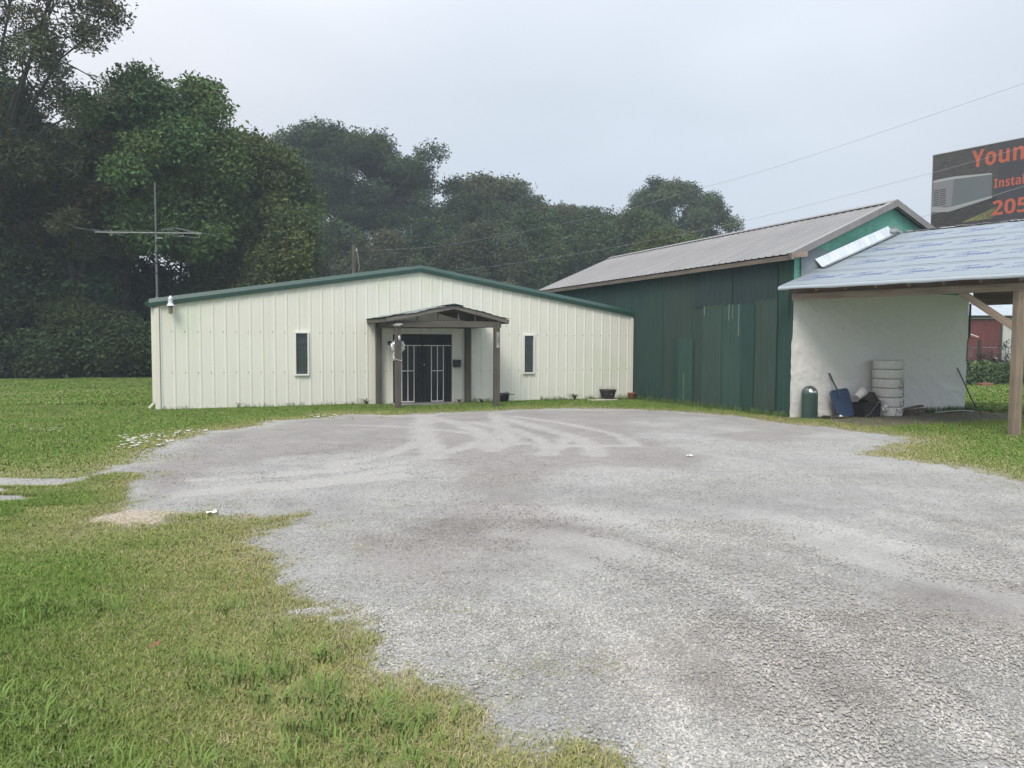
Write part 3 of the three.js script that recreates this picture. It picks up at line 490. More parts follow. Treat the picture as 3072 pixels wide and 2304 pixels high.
  part('corner_strip', box(0.05, 0.9, 0.03, bw - 0.04, 2.33, 0.035), blackM, b); part('torn_strip', box(0.02, 0.7, 0.012, 0, 0, 0).rotateZ(-0.06).translate(bw - 0.1, 1.62, 0.04), mat([0.05, 0.16, 0.13], 0.8), b);
  part('rust_edge', box(0.02, 0.3, 0.02, -0.015, 0.5, 0.02), mat([0.5, 0.5, 0.48], 0.7), b);
  // roof sheets, both slopes
  const roofM = [0, 1, 2].map(k => mat([[0.262, 0.258, 0.256], [0.253, 0.249, 0.248], [0.27, 0.265, 0.262]][k], 0.5, { metalness: 0.2, map: rep(streakTex[k % 2], 0.4, 0.2) }));
  const len = (ridgeU + 0.234) / Math.cos(sl), c = Math.cos(sl), s = Math.sin(sl), nS = 14, v0 = -13.0, sw = 13.18 / nS;
  for (let k = 0; k < nS; k++) for (const side of [0, 1]) {
    const g = ribbed(0.001, sw - 0.001, 0, len, { pitch: sw / 4, phase: sw / 8, h: 0.022, base: 0.06, top: 0.022, minor: 0.003 });
    const m = new THREE.Matrix4(); const a = v0 + k * sw;
    m.makeBasis(side ? V3(0, 0, -1) : V3(0, 0, 1), side ? V3(-c, s, 0) : V3(c, s, 0), side ? V3(s, c, 0) : V3(-s, c, 0)); m.setPosition(side ? bw + 0.234 : -0.234, 3.735, side ? a + sw : a);
    part('roof_sheet', g.applyMatrix4(m), roofM[(k * 2 + side) % 3], b);
  }
  part('ridge_cap', merge([sweep([[0.2, 0], [-13.02, 0], [-13.02, 0.008], [0.2, 0.008]], [ridgeU - 0.16, ridgeY - 0.035], [ridgeU, ridgeY + 0.035]), sweep([[0.2, 0], [-13.02, 0], [-13.02, 0.008], [0.2, 0.008]], [ridgeU + 0.001, ridgeY + 0.035], [ridgeU + 0.16, ridgeY - 0.035])]), roofM[2], b);
  // rake trims at the near end, eave fascia
  for (const sd of [0, 1]) {
    const q0 = sd ? [ridgeU + 0.002, ridgeY + 0.02] : [-0.26, 3.74], q1 = sd ? [bw + 0.25, 3.74] : [ridgeU - 0.002, ridgeY + 0.02];
    part('rake_trim', sweep([[0.2, -0.15], [0.212, -0.15], [0.212, 0.012], [0.05, 0.016], [0.05, 0.004], [0.2, 0.0]], q0, q1), mat([0.3, 0.29, 0.285], 0.5, { metalness: 0.2, map: rep(streakTex[0], 0.5) }), b);
    part('rake_board', timber([sd ? bw + 0.2 : -0.2, 3.66, 0.15], [ridgeU, ridgeY - 0.085, 0.15], 0.03, 0.13), wood([0.2, 0.18, 0.16]), b);
  }
  part('fascia_board', timber([-0.2, 3.655, -12.95], [-0.2, 3.655, 0.12], 0.03, 0.11), wood([0.2, 0.172, 0.145]), b);
  part('eave_return', timber([-0.2, 3.68, 0.19], [0.17, 3.73, 0.19], 0.12, 0.1), wood([0.42, 0.33, 0.25]), b);
  part('soffit', box(0.2, 0.02, 13, -0.1, 3.69, -6.4), darkWood, b);
}

// ------------------------------------------------------------------ carport
const eD = [0.329, 0.944], cpRoof = a => 4.42 - 0.39 * Math.abs(a - 3.2);
const cp = (a, s, y) => [a + eD[0] * s, y, 0.06 + eD[1] * s];
{
  const k = thing('carport', 'timber carport with unfinished roof wrapped in pale blue printed underlayment', 'carport', { pos: barnPos, turn: BA });
  const pine = wood([0.33, 0.265, 0.205]), pine2 = wood([0.27, 0.21, 0.165]), brown = wood([0.24, 0.175, 0.135]);
  const eL = -0.47, eR = 6.87, S = 4.72, rid = 3.2;
  // deck boards under the underlayment: one panel a slope
  for (const sd of [0, 1]) {
    const a0 = sd ? eR - 0.02 : eL + 0.02, q = (a, s, d) => { const p = cp(a, s, cpRoof(a) - d); return p; };
    const A = q(a0, 0.03, 0.004), B = q(rid, 0.03, 0.004), C = q(rid, S - 0.02, 0.004), D = q(a0, S - 0.02, 0.004), lo = p => [p[0], p[1] - 0.03, p[2]];
    const t = []; const f = (a, b, c, d) => t.push(...a, ...b, ...c, ...a, ...c, ...d);
    f(A, D, C, B); f(lo(A), lo(B), lo(C), lo(D)); f(A, lo(A), lo(D), D); f(B, C, lo(C), lo(B)); f(D, lo(D), lo(C), C); f(A, B, lo(B), lo(A));
    part('roof_deck', soup(t), wood([0.2, 0.155, 0.105]), k);
  }
  // printed underlayment in overlapping courses
  const print = [0, 1].map(v => {
    const cv = document.createElement('canvas'); cv.width = 2048; cv.height = 448; const g = cv.getContext('2d');
    g.fillStyle = '#b6c5cf'; g.fillRect(0, 0, 2048, 448); const r = seeded(5 + v);
    for (let i = 0; i < 900; i++) { g.fillStyle = `rgba(${r() < 0.5 ? '205,216,226' : '170,186,198'},0.10)`; g.fillRect(r() * 2048, r() * 448, 20 + r() * 120, 2 + r() * 10); }
    g.strokeStyle = 'rgba(90,104,126,0.75)'; g.lineWidth = 5; for (const y of [60, 66]) { g.beginPath(); g.moveTo(0, y); g.lineTo(2048, y + 3); g.stroke(); }
    g.strokeStyle = '#6876ad'; g.lineCap = 'round';
    for (let n = 0; n < 5; n++) { // slanted script marks, illegible in the photograph too
      const X = 90 + n * 430 + v * 190, Y = 255; g.lineWidth = 15;
      g.beginPath(); g.moveTo(X, Y - 70); g.bezierCurveTo(X + 60, Y - 100, X + 130, Y - 100, X + 170, Y - 90); g.stroke();
      g.beginPath(); g.moveTo(X + 110, Y - 95); g.bezierCurveTo(X + 90, Y - 50, X + 70, Y - 10, X + 30, Y + 10); g.stroke();
      g.lineWidth = 13; let x = X + 100; for (let m = 0; m < 5; m++) { g.beginPath(); g.moveTo(x, Y + 5); g.bezierCurveTo(x + 16, Y - 40, x + 40, Y - 62, x + 30, Y - 20); g.bezierCurveTo(x + 22, Y + 12, x + 36, Y + 2, x + 46, Y - 12); g.stroke(); x += 36; }
      g.beginPath(); g.moveTo(x + 10, Y + 5); g.lineTo(x + 44, Y - 96); g.stroke(); g.beginPath(); g.moveTo(x + 10, Y - 26); g.bezierCurveTo(x + 40, Y - 50, x + 60, Y - 52, x + 78, Y - 60); g.stroke();
      g.lineWidth = 10; for (let m = 0; m < 5; m++) { g.beginPath(); g.moveTo(X - 30 + m * 38, Y + 44); g.bezierCurveTo(X - 20 + m * 38, Y + 22, X - 8 + m * 38, Y + 58, X + 4 + m * 38, Y + 30); g.stroke(); }
    }
    const t = new THREE.CanvasTexture(cv); t.colorSpace = THREE.SRGBColorSpace; t.wrapS = THREE.RepeatWrapping; return t;
  });
  const paper = print.map(t => mat([0.48, 0.48, 0.48], 0.7, { map: t, bumpMap: rep(mottle, 2, 1), bumpScale: 0.006 })), plain = mat([0.32, 0.37, 0.41], 0.6, { bumpMap: rep(mottle, 2, 1), bumpScale: 0.01 });
  const nC = 4, aw = (rid - eL) / nC;
  for (const sd of [0, 1]) for (let c = 0; c < nC; c++) {
    const N = 60, M = 12, P = [], UV = [], I = [];
    for (let j = 0; j <= M; j++) for (let i = 0; i <= N; i++) {
      const f = j / M, s = i / N * (S + 0.03) + (c ? 0 : -0.0), aa = eL + (c + f * 1.06) * aw, a = Math.min(aa, rid), lift = 0.006 + 0.005 * (1 - f) + 0.006 * (fbm(s * 2.2 + c * 7, aa * 4 + sd * 9, 2, 3) - 0.3) + 0.004 * smooth(0.2, 0, f) * noise(s * 4, c * 3 + 1);
      const A = sd ? 2 * rid - a : a; const p = cp(A, s + (sd ? 0 : 0.0), cpRoof(a) + lift); P.push(...p); UV.push(i / N, f);
    }
    for (let j = 0; j < M; j++) for (let i = 0; i < N; i++) { const a = j * (N + 1) + i; if (sd) I.push(a, a + N + 1, a + 1, a + 1, a + N + 1, a + N + 2); else I.push(a, a + 1, a + N + 1, a + 1, a + N + 2, a + N + 1); }
    const g = new THREE.BufferGeometry(); g.setAttribute('position', new THREE.Float32BufferAttribute(P, 3)); g.setAttribute('uv', new THREE.Float32BufferAttribute(UV, 2)); g.setIndex(I); g.computeVertexNormals();
    part('underlayment_course', g, paper[c % 2], k);
  }
  { // the lowest course turned down loosely over the eave
    const N = 80, M = 4, t = []; const Q = (i, j) => { const s = i / N * (S + 0.03), d = j / M, w = 0.02 * (fbm(s * 2.4, 4, 8, 3) - 0.5), p = cp(eL - 0.015 - 0.03 * Math.sin(d * 2.4), s, cpRoof(eL) + 0.008 - d * (0.085 + w * 1.6)); p[0] += w * d * 0.6; return p; };
    for (let i = 0; i < N; i++) for (let j = 0; j < M; j++) { const A = Q(i, j), B = Q(i + 1, j), C = Q(i + 1, j + 1), D = Q(i, j + 1); t.push(...A, ...D, ...C, ...A, ...C, ...B); }
    part('turned_down_edge', soup(t), plain, k);
  }
  { // ragged felt along the ridge
    const g = [], r = seeded(33); for (let s = 0.05; s < S; s += 0.11) { const p = cp(rid + 0.03 * (r() - 0.5), s, cpRoof(rid) + 0.012); g.push(rbox(0.1 + 0.05 * r(), 0.012 + 0.02 * r(), 0.15, 0, 0, 0, 0.004).rotateY(r() * 0.6).rotateZ((r() - 0.5) * 0.4).translate(...p)); }
    part('ridge_felt', merge(g), mat([0.16, 0.15, 0.155], 0.9), k);
    const w = []; for (const s of [0.35, 1.1, 1.25, 2.5, 2.62, 3.6]) { const p = cp(rid - 0.06, s, cpRoof(rid) + 0.006); w.push(rbox(0.05, 0.012, 0.14, 0, 0, 0, 0.004).rotateY(0.3).translate(...p)); }
    part('ridge_scrap', merge(w), whiteM, k);
  }
  // upturn against the gable and the bright flashing
  { const N = 40, t = []; const top = u => u < 0.26 ? barnRoof(u) - 0.12 : u < 1.1 ? mixn(3.95, 3.86, smooth(0.3, 1.1, u)) : cpRoof(u) + 0.24 - 0.06 * smooth(2.6, 3.1, u);
    const Q = (i, j) => { const u = 0.18 + i / N * 3.15, lo = cpRoof(u) - 0.02, y = mixn(lo, top(u), j / 4); return [u, y, 0.022 + 0.012 * noise(u * 6, y * 6, 3) + 0.03 * (1 - j / 4)]; };
    for (let i = 0; i < N; i++) for (let j = 0; j < 4; j++) { const A = Q(i, j), B = Q(i + 1, j), C = Q(i + 1, j + 1), D = Q(i, j + 1); t.push(...A, ...B, ...C, ...A, ...C, ...D); }
    part('wall_upturn', soup(t), mat([0.26, 0.3, 0.33], 0.7, { map: rep(mottle, 2) }), k);
    const galv = mat([0.82, 0.84, 0.86], 0.22, { metalness: 0.85, map: rep(streakTex[0], 2.2, 0.8) });
    const a = [0.67, 3.47], e = [3.0, 4.385], n = 16, F = [];
    for (let i = 0; i < n; i++) { const f0 = i / n, f1 = (i + 1) / n, z = f => 0.075 + 0.008 * Math.sin(f * 17); const p = (f, h) => [mixn(a[0], e[0], f) - 0.085 * h, mixn(a[1], e[1], f) + 0.19 * h, z(f) - 0.02 + 0.13 * (1 - h)]; F.push(...p(f0, 0), ...p(f1, 0), ...p(f1, 1), ...p(f0, 0), ...p(f1, 1), ...p(f0, 1)); const lip = f => [mixn(a[0], e[0], f) + 0.01, mixn(a[1], e[1], f) - 0.02, z(f) + 0.19]; F.push(...p(f0, 0), ...lip(f0), ...lip(f1), ...p(f0, 0), ...lip(f1), ...p(f1, 0)); }
    part('flashing', soup(F), galv, k);
    part('loose_flashing', timber([1.15, cpRoof(1.15) + 0.03, 0.2], [2.75, cpRoof(2.75) + 0.03, 0.2], 0.06, 0.006), galv, k);
    part('curled_scrap', merge([lump(0.16, 4, 0.5, 2).scale(1.2, 0.5, 0.9).translate(3.08, 4.42, 0.1)]), mat([0.26, 0.3, 0.31], 0.7), k);
  }
  // timbers
  const bm = (a, s0, s1, y, w, h, m, n = 'beam') => part(n, timber(cp(a, s0, y), cp(a, s1, y), w, h), m, k);
  bm(-0.09, 0.02, 4.52, 2.765, 0.09, 0.15, pine); bm(-0.06, 0.02, 4.6, 2.905, 0.04, 0.13, brown, 'fascia_board'); bm(-0.3, 0.02, 4.66, cpRoof(-0.3) - 0.06, 0.04, 0.05, brown, 'eave_batten');
  bm(6.08, 0.02, 4.52, 2.95, 0.09, 0.44, brown); bm(rid, 0.02, 4.6, 4.27, 0.04, 0.2, pine2, 'ridge_board');
  for (let i = 0; i < 8; i++) { const s = 0.15 + i * 0.63; for (const sd of [-1, 1]) { const e = sd < 0 ? eL + 0.06 : eR - 0.06; part('rafter', timber(cp(e, s, cpRoof(e) - 0.1), cp(rid + sd * 0.03, s, cpRoof(rid) - 0.11), 0.04, 0.13), pine2, k); } }
  part('post', timber(cp(-0.09, 4.4, -0.05), cp(-0.09, 4.4, 2.69), 0.15, 0.15, -0.33, 0.008), pine, k); part('post', timber(cp(6.08, 4.4, -0.05), cp(6.08, 4.4, 2.72), 0.15, 0.15, -0.33, 0.008), pine, k);
  part('knee_brace', timber(cp(-0.09, 3.42, 2.72), cp(-0.09, 4.36, 2.0), 0.04, 0.13), pine, k); part('knee_brace', timber(cp(6.08, 3.5, 2.74), cp(6.08, 4.36, 2.02), 0.04, 0.13), pine2, k);
  part('front_tie', timber(cp(-0.1, 4.4, 2.9), cp(6.02, 4.4, 2.9), 0.04, 0.14), pine2, k);
}

// ------------------------------------------------------------------ things under the carport
const at = (u, y, v) => ({ pos: toB(u, y, v), turn: BA });
{
  const t = thing('domed_bin', 'dark green metal waste bin with glossy domed top by barn corner', 'waste bin', at(0.27, 0.0, 0.3));
  const gm = new THREE.MeshPhysicalMaterial({ roughness: 0.32, clearcoat: 1, clearcoatRoughness: 0.12, map: rep(streakTex[1], 1, 0.5) }); gm.color.setRGB(0.014, 0.05, 0.038);
  part('body', new THREE.LatheGeometry([[0, 0], [0.2, 0], [0.2, 0.02], [0.188, 0.05], [0.182, 0.56]].map(p => new THREE.Vector2(...p)), 36), gm, t);
  part('dome', new THREE.LatheGeometry(Array.from({ length: 14 }, (_, i) => { const a = i / 13 * Math.PI / 2; return new THREE.Vector2(0.186 * Math.cos(a), 0.56 + 0.2 * Math.sin(a)); }), 36), (() => { const m = gm.clone(); m.roughness = 0.1; m.clearcoatRoughness = 0.02; m.map = null; return m; })(), t);
  part('dome_glint', new THREE.LatheGeometry(Array.from({ length: 8 }, (_, i) => { const a = 0.25 + i / 7 * 0.7; return new THREE.Vector2(0.19 * Math.cos(a), 0.56 + 0.203 * Math.sin(a)); }), 10, -0.75, 1.1), mat([0.75, 0.76, 0.76], 0.12, { metalness: 0.9 }), t);  // bright mirror patch imitating the sky reflection on the green dome, not a flap
  part('scrape', merge([lump(0.03, 5, 0.5, 1).scale(0.35, 2.4, 0.2).rotateZ(0.2).translate(0.095, 0.17, 0.163)]), mat([0.25, 0.3, 0.28], 0.8), t);
}
{
  const t = thing('snow_scoop', 'blue plastic scoop with dark green handle leaning on white wrapped wall', 'scoop', at(1.33, 0.02, 0.42));
  const bl = mat([0.024, 0.055, 0.115], 0.55, { map: rep(mottle, 2) });
  const s = new THREE.Shape(); s.moveTo(-0.2, 0); s.lineTo(0.2, 0.02); s.quadraticCurveTo(0.25, 0.03, 0.26, 0.12); s.lineTo(0.25, 0.58); s.quadraticCurveTo(0.25, 0.67, 0.17, 0.68); s.lineTo(-0.25, 0.63); s.quadraticCurveTo(-0.32, 0.62, -0.315, 0.54); s.lineTo(-0.24, 0.08); s.quadraticCurveTo(-0.22, 0, -0.2, 0);
  const g = new THREE.ExtrudeGeometry(s, { depth: 0.02, bevelEnabled: true, bevelSize: 0.012, bevelThickness: 0.012, bevelSegments: 2, curveSegments: 8 });
  const p = g.attributes.position; for (let i = 0; i < p.count; i++) { const x = p.getX(i), y = p.getY(i); p.setZ(i, p.getZ(i) - 0.5 * x * x - 0.18 * (y - 0.3) * (y - 0.3)); } g.computeVertexNormals();
  part('blade', g.rotateX(-0.3), bl, t); part('handle', taperTube([[-0.12, 0.6, -0.19], [-0.16, 0.8, -0.29], [-0.2, 1.0, -0.37]], 0.02, 0.02, 10), mat([0.02, 0.055, 0.045], 0.5), t);
  part('socket', taperTube([[-0.09, 0.45, -0.14], [-0.12, 0.64, -0.21]], 0.032, 0.027, 10), bl, t);
}
function crate(u, y, v, turn, label) {
  const t = thing('plastic_crate', label, 'crate', { pos: toB(u, y, v), turn: BA + turn, group: 'black crates beside the tyres' }), m = mat([0.014, 0.015, 0.017], 0.5), W = 0.52, D = 0.36, H = 0.17;
  part('base', rbox(W - 0.03, 0.012, D - 0.03, 0, 0.008, 0), m, t);
  for (const s of [-1, 1]) { part('side', merge([rbox(W, 0.03, 0.02, 0, H - 0.015, s * D / 2), rbox(W, 0.025, 0.016, 0, 0.075, s * D / 2), rbox(W - 0.02, 0.04, 0.014, 0, 0.02, s * D / 2), ...[-0.5, -0.25, 0, 0.25, 0.5].map(f => rbox(0.02, H - 0.01, 0.014, f * (W - 0.02), H / 2, s * D / 2)), box(W - 0.02, H - 0.02, 0.004, 0, H / 2, s * (D / 2 - 0.008))]), m, t); part('end', merge([rbox(0.02, 0.03, D, s * W / 2, H - 0.015, 0), box(0.006, H - 0.02, D - 0.02, s * (W / 2 - 0.006), H / 2, 0)]), m, t); }
}
crate(1.93, 0.0, 0.42, 0.03, 'black plastic crate standing on the ground, lower of two'); crate(1.94, 0.172, 0.41, 0.0, 'black plastic crate stacked on another one beside tyre stack');
{
  const br = mat([0.05, 0.04, 0.035], 0.9, { map: rep(mottle, 2) });
  const t = thing('cardboard_box', 'crumpled dark brown cardboard box lying tilted in black crate', 'box', at(1.98, 0.345, 0.4));
  part('body', rbox(0.3, 0.2, 0.28, 0, 0, 0, 0.01).rotateZ(0.62).translate(0.02, 0.07, 0), br, t); part('flap', rbox(0.24, 0.008, 0.26, 0, 0, 0, 0.002).rotateZ(-0.45).translate(0.2, 0.06, 0.02), mat([0.09, 0.06, 0.045], 0.9), t);
  const w = thing('white_bucket', 'small white plastic bucket tipped over on black crates', 'bucket', at(1.76, 0.5, 0.38));
  const q = new THREE.Group(); part('shell', new THREE.LatheGeometry([[0, -0.12], [0.075, -0.12], [0.08, -0.115], [0.115, 0.11], [0.122, 0.115], [0.122, 0.13], [0.11, 0.13], [0.075, -0.1], [0, -0.1]].map(p => new THREE.Vector2(...p)), 28).rotateZ(-0.95).translate(0, 0.02, 0), mat([0.55, 0.55, 0.51], 0.5), w);
  part('rim', new THREE.TorusGeometry(0.118, 0.009, 6, 28).rotateX(Math.PI / 2).translate(0, 0.09, 0).rotateZ(-0.95).translate(0, 0.02, 0), mat([0.5, 0.5, 0.47], 0.5), w);
  part('wire_handle', tube([[0.09, 0.13, 0.11], [0.16, 0.16, 0.06], [0.2, 0.12, 0], [0.17, 0.08, -0.06], [0.1, 0.05, -0.11]], 0.004, 5), mat([0.4, 0.4, 0.38], 0.4, { metalness: 0.6 }), w);
  single('foil_bundle', merge([lump(0.075, 2, 0.55, 2).scale(0.85, 1.5, 0.7), lump(0.045, 12, 0.5, 1).translate(-0.03, 0.12, 0.01)]), mat([0.55, 0.56, 0.55], 0.35, { metalness: 0.6, flatShading: true }), 'crumpled silver foil bundle between crates and tyre stack', 'foil', at(2.26, 0.22, 0.66));
  single('thin_cable', tube([[-0.36, -0.3, 0.05], [-0.2, -0.22, 0.06], [-0.05, -0.08, 0.05], [0.05, 0.0, 0.05], [0.1, 0.12, 0.04], [0.09, 0.2, 0.02]], 0.005, 5, 40), mat([0.22, 0.21, 0.2], 0.7), 'thin grey cable hanging across the black crates', 'cable', at(2.03, 0.32, 0.57));
  single('torn_felt', merge([lump(0.1, 8, 0.5, 2).scale(1.3, 0.35, 0.7), lump(0.16, 9, 0.4, 2).scale(1.6, 0.16, 0.8).translate(0.4, -0.005, 0.08)]), mat([0.05, 0.042, 0.038], 0.95), 'torn dark roofing felt on ground between bin and blue scoop', 'felt scrap', at(0.72, 0.03, 0.36));
  single('crushed_can', merge([lump(0.035, 4, 0.4, 1).scale(1.3, 0.8, 0.8)]), foilM, 'crushed shiny can beside foot of blue scoop', 'can', at(1.02, 0.05, 0.52));
}
{ // six tyres painted white, stacked; hand-painted maroon letters on the right flank
  const prof = [[0.215, 0.02], [0.24, 0.004], [0.31, 0.0], [0.333, 0.012], [0.342, 0.04], [0.343, 0.11], [0.342, 0.178], [0.333, 0.206], [0.31, 0.218], [0.24, 0.214], [0.215, 0.198], [0.2, 0.18], [0.2, 0.04], [0.215, 0.02]].map(p => new THREE.Vector2(...p));
  const tm = mat([0.72, 0.72, 0.67], 0.75, { map: rep(mottle, 4, 2), bumpMap: rep(streakTex[0].clone(), 1, 6), bumpScale: 0.002 }), rub = mat([0.05, 0.05, 0.05], 0.85);
  const ordinal = ['lowest of stack, marked MO', 'second from ground, marked d', 'third from ground, marked with a reversed E', 'fourth from ground, marked N', 'fifth from ground, unmarked', 'topmost of stack, open above'];
  const red = mat([0.14, 0.028, 0.045], 0.7);
  // strokes in (angle across the tread in metres from the right edge, height)
  const letters = [[[[0.0, 0.02], [0.005, 0.19]], [[0.005, 0.19], [0.05, 0.08]], [[0.05, 0.08], [0.09, 0.19]], [[0.09, 0.19], [0.12, 0.02]]], [[[0.06, 0.03], [0.06, 0.19]], null], [[[0.0, 0.19], [0.1, 0.195]], [[0.1, 0.195], [0.1, 0.02]], [[0.04, 0.1], [0.1, 0.1]], [[0.02, 0.015], [0.1, 0.02]]], [[[0.0, 0.02], [0.03, 0.2]], [[0.03, 0.2], [0.07, 0.02]], [[0.09, 0.02], [0.09, 0.2]], [[0.0, 0.03], [0.09, 0.02]]]];
  for (let i = 0; i < 6; i++) {
    const o = [0, 0.004, -0.006, -0.004, -0.01, -0.012][i], t = thing('tyre', `white painted tyre, ${ordinal[i]}`, 'tyre', { pos: toB(2.66 + o, i * 0.2225, 0.4), turn: BA, group: 'stack of white painted tyres' });
    part('tread', new THREE.LatheGeometry(prof, 48), tm, t); part('bead', new THREE.TorusGeometry(0.208, 0.014, 6, 32).rotateX(Math.PI / 2).translate(0, 0.11, 0), rub, t);
    const face = (x, y) => { const a = (-8 + 360 * x) * Math.PI / 180; return [0.3455 * Math.sin(a), y, 0.3455 * Math.cos(a)]; };
    const strokes = [];
    const S = (a, b) => strokes.push(tube([face(...a), face((a[0] + b[0]) / 2, (a[1] + b[1]) / 2), face(...b)], 0.006, 5, 6));
    const ring = (cx, cy, rx, ry) => strokes.push(tube(Array.from({ length: 10 }, (_, q) => face(cx + rx * Math.cos(q * 0.628), cy + ry * Math.sin(q * 0.628))), 0.006, 5, 30, true));
    if (i === 0) { for (const [a, b] of letters[0]) S([a[0] - 0.03, a[1]], [b[0] - 0.03, b[1]]); ring(0.125, 0.1, 0.024, 0.085); }
    if (i === 1) { S([0.1, 0.02], [0.1, 0.2]); ring(0.06, 0.08, 0.04, 0.06); }
    if (i === 2) for (const [a, b] of letters[2]) S(a, b);
    if (i === 3) for (const [a, b] of letters[3]) S(a, b);
    if (strokes.length) part('painted_letters', merge(strokes), red, t);
  }
}
{
  const pw = [wood([0.2, 0.13, 0.085]), wood([0.24, 0.165, 0.11])]; const r = seeded(12);
  for (const [y, du, tilt, lab] of [[0.03, 0, 0.02, 'short brown plank on ground beside tyres, lowest of three'], [0.075, 0.03, 0.1, 'short brown plank lying between two others beside tyres'], [0.125, -0.02, 0.16, 'short brown plank on top of two others beside tyres']])
    single('plank', timber([-0.36, -0.05 * tilt, 0], [0.36, 0.5 * tilt, 0], 0.14, 0.035), pw[y > 0.1 ? 1 : 0], lab, 'plank', { ...at(3.5 + du, y, 0.42 + du * 0.6), group: 'planks beside the tyres' });
  const rod = thing('iron_bar', 'thin dark iron bar leaning on right end of white wall', 'bar', at(0, 0, 0)); part('shaft', taperTube([[6.06, 0.03, 0.3], [5.84, 0.55, 0.17], [5.6, 1.1, 0.05]], 0.016, 0.014, 8), mat([0.035, 0.033, 0.03], 0.7), rod); part('end_collar', taperTube([[6.075, 0.0, 0.31], [6.045, 0.07, 0.29]], 0.03, 0.024, 8), mat([0.05, 0.045, 0.04], 0.7), rod);
  single('white_hose', tube([[0, 0.03, 0], [0.35, 0.05, 0.05], [0.7, 0.04, -0.06], [1.0, 0.05, 0.02], [1.3, 0.03, 0.1]], 0.014, 7, 40), mat([0.5, 0.51, 0.47], 0.6), 'pale plastic hose lying in grass along white wall', 'hose', at(4.2, 0, 0.5));
}
{ // pots along the cream wall
  const pot = (name, label, u, v, r0, r1, h, m, ext) => { const t = thing(name, label, 'plant pot', { pos: toC(u, 0, v), turn: CA }); part('pot_body', new THREE.LatheGeometry([[0, 0], [r0, 0], [r1, h - 0.03], [r1 + 0.012, h - 0.03], [r1 + 0.014, h], [r1 - 0.01, h], [r1 - 0.016, h - 0.04], [0, h - 0.05]].map(p => new THREE.Vector2(...p)), 28), m, t); part('potting_soil', new THREE.CircleGeometry(r1 - 0.014, 20).rotateX(-Math.PI / 2).translate(0, h - 0.04, 0), mat([0.04, 0.03, 0.022], 1), t); if (ext) ext(t); return t; };
  const twig = (n, r, h, h0, sp) => { const g = [], q = seeded(n * 7 + 1); for (let i = 0; i < n; i++) { const a = q() * 6.28, d = r * q(), L = h * (0.5 + q()); g.push(taperTube([[Math.cos(a) * d, h0, Math.sin(a) * d], [Math.cos(a) * (d + sp * 0.4), h0 + L * 0.6, Math.sin(a) * (d + sp * 0.4)], [Math.cos(a) * (d + sp), h0 + L, Math.sin(a) * (d + sp)]], 0.004, 0.0015, 4, 4)); } return merge(g); };
  const stemM = mat([0.13, 0.11, 0.07], 0.9), blk = mat([0.035, 0.035, 0.036], 0.6);
  pot('black_tub', 'black plastic plant tub on ground behind right porch post', 9.02, 0.25, 0.14, 0.19, 0.27, blk, t => { part('dead_stem', twig(5, 0.1, 0.08, 0.24, 0.05), stemM, t); part('side_bar', box(0.62, 0.02, 0.02, -0.02, 0.24, 0.17), mat([0.12, 0.1, 0.08], 0.8), t); part('glass_jar', new THREE.SphereGeometry(0.045, 14, 10).translate(0.1, 0.28, 0.08), mat([0.3, 0.3, 0.29], 0.2, { metalness: 0.4 }), t); });
  pot('black_planter', 'wide black planter with dry stems standing before cream wall', 12.38, 0.3, 0.17, 0.25, 0.32, blk, t => { part('dead_stem', twig(26, 0.2, 0.12, 0.28, 0.08), stemM, t); part('badge', new THREE.CylinderGeometry(0.022, 0.022, 0.02, 12).rotateX(Math.PI / 2).translate(0, 0.2, 0.212), mat([0.6, 0.6, 0.58], 0.5), t); });
  pot('terracotta_pot', 'small terracotta pot where cream wall meets green barn', 13.18, 0.34, 0.095, 0.125, 0.21, mat([0.27, 0.095, 0.055], 0.85, { map: rep(mottle, 2) }), null);
  single('paving_stone', rbox(0.9, 0.04, 0.3, 0, 0.0, 0, 0.015), mat([0.5, 0.47, 0.41], 0.95, { map: rep(mottle, 1.5) }), 'pale flat stone slab under black planter at cream wall', 'stone slab', { pos: toC(12.1, 0.02, 0.5), turn: CA + 0.05 });
}
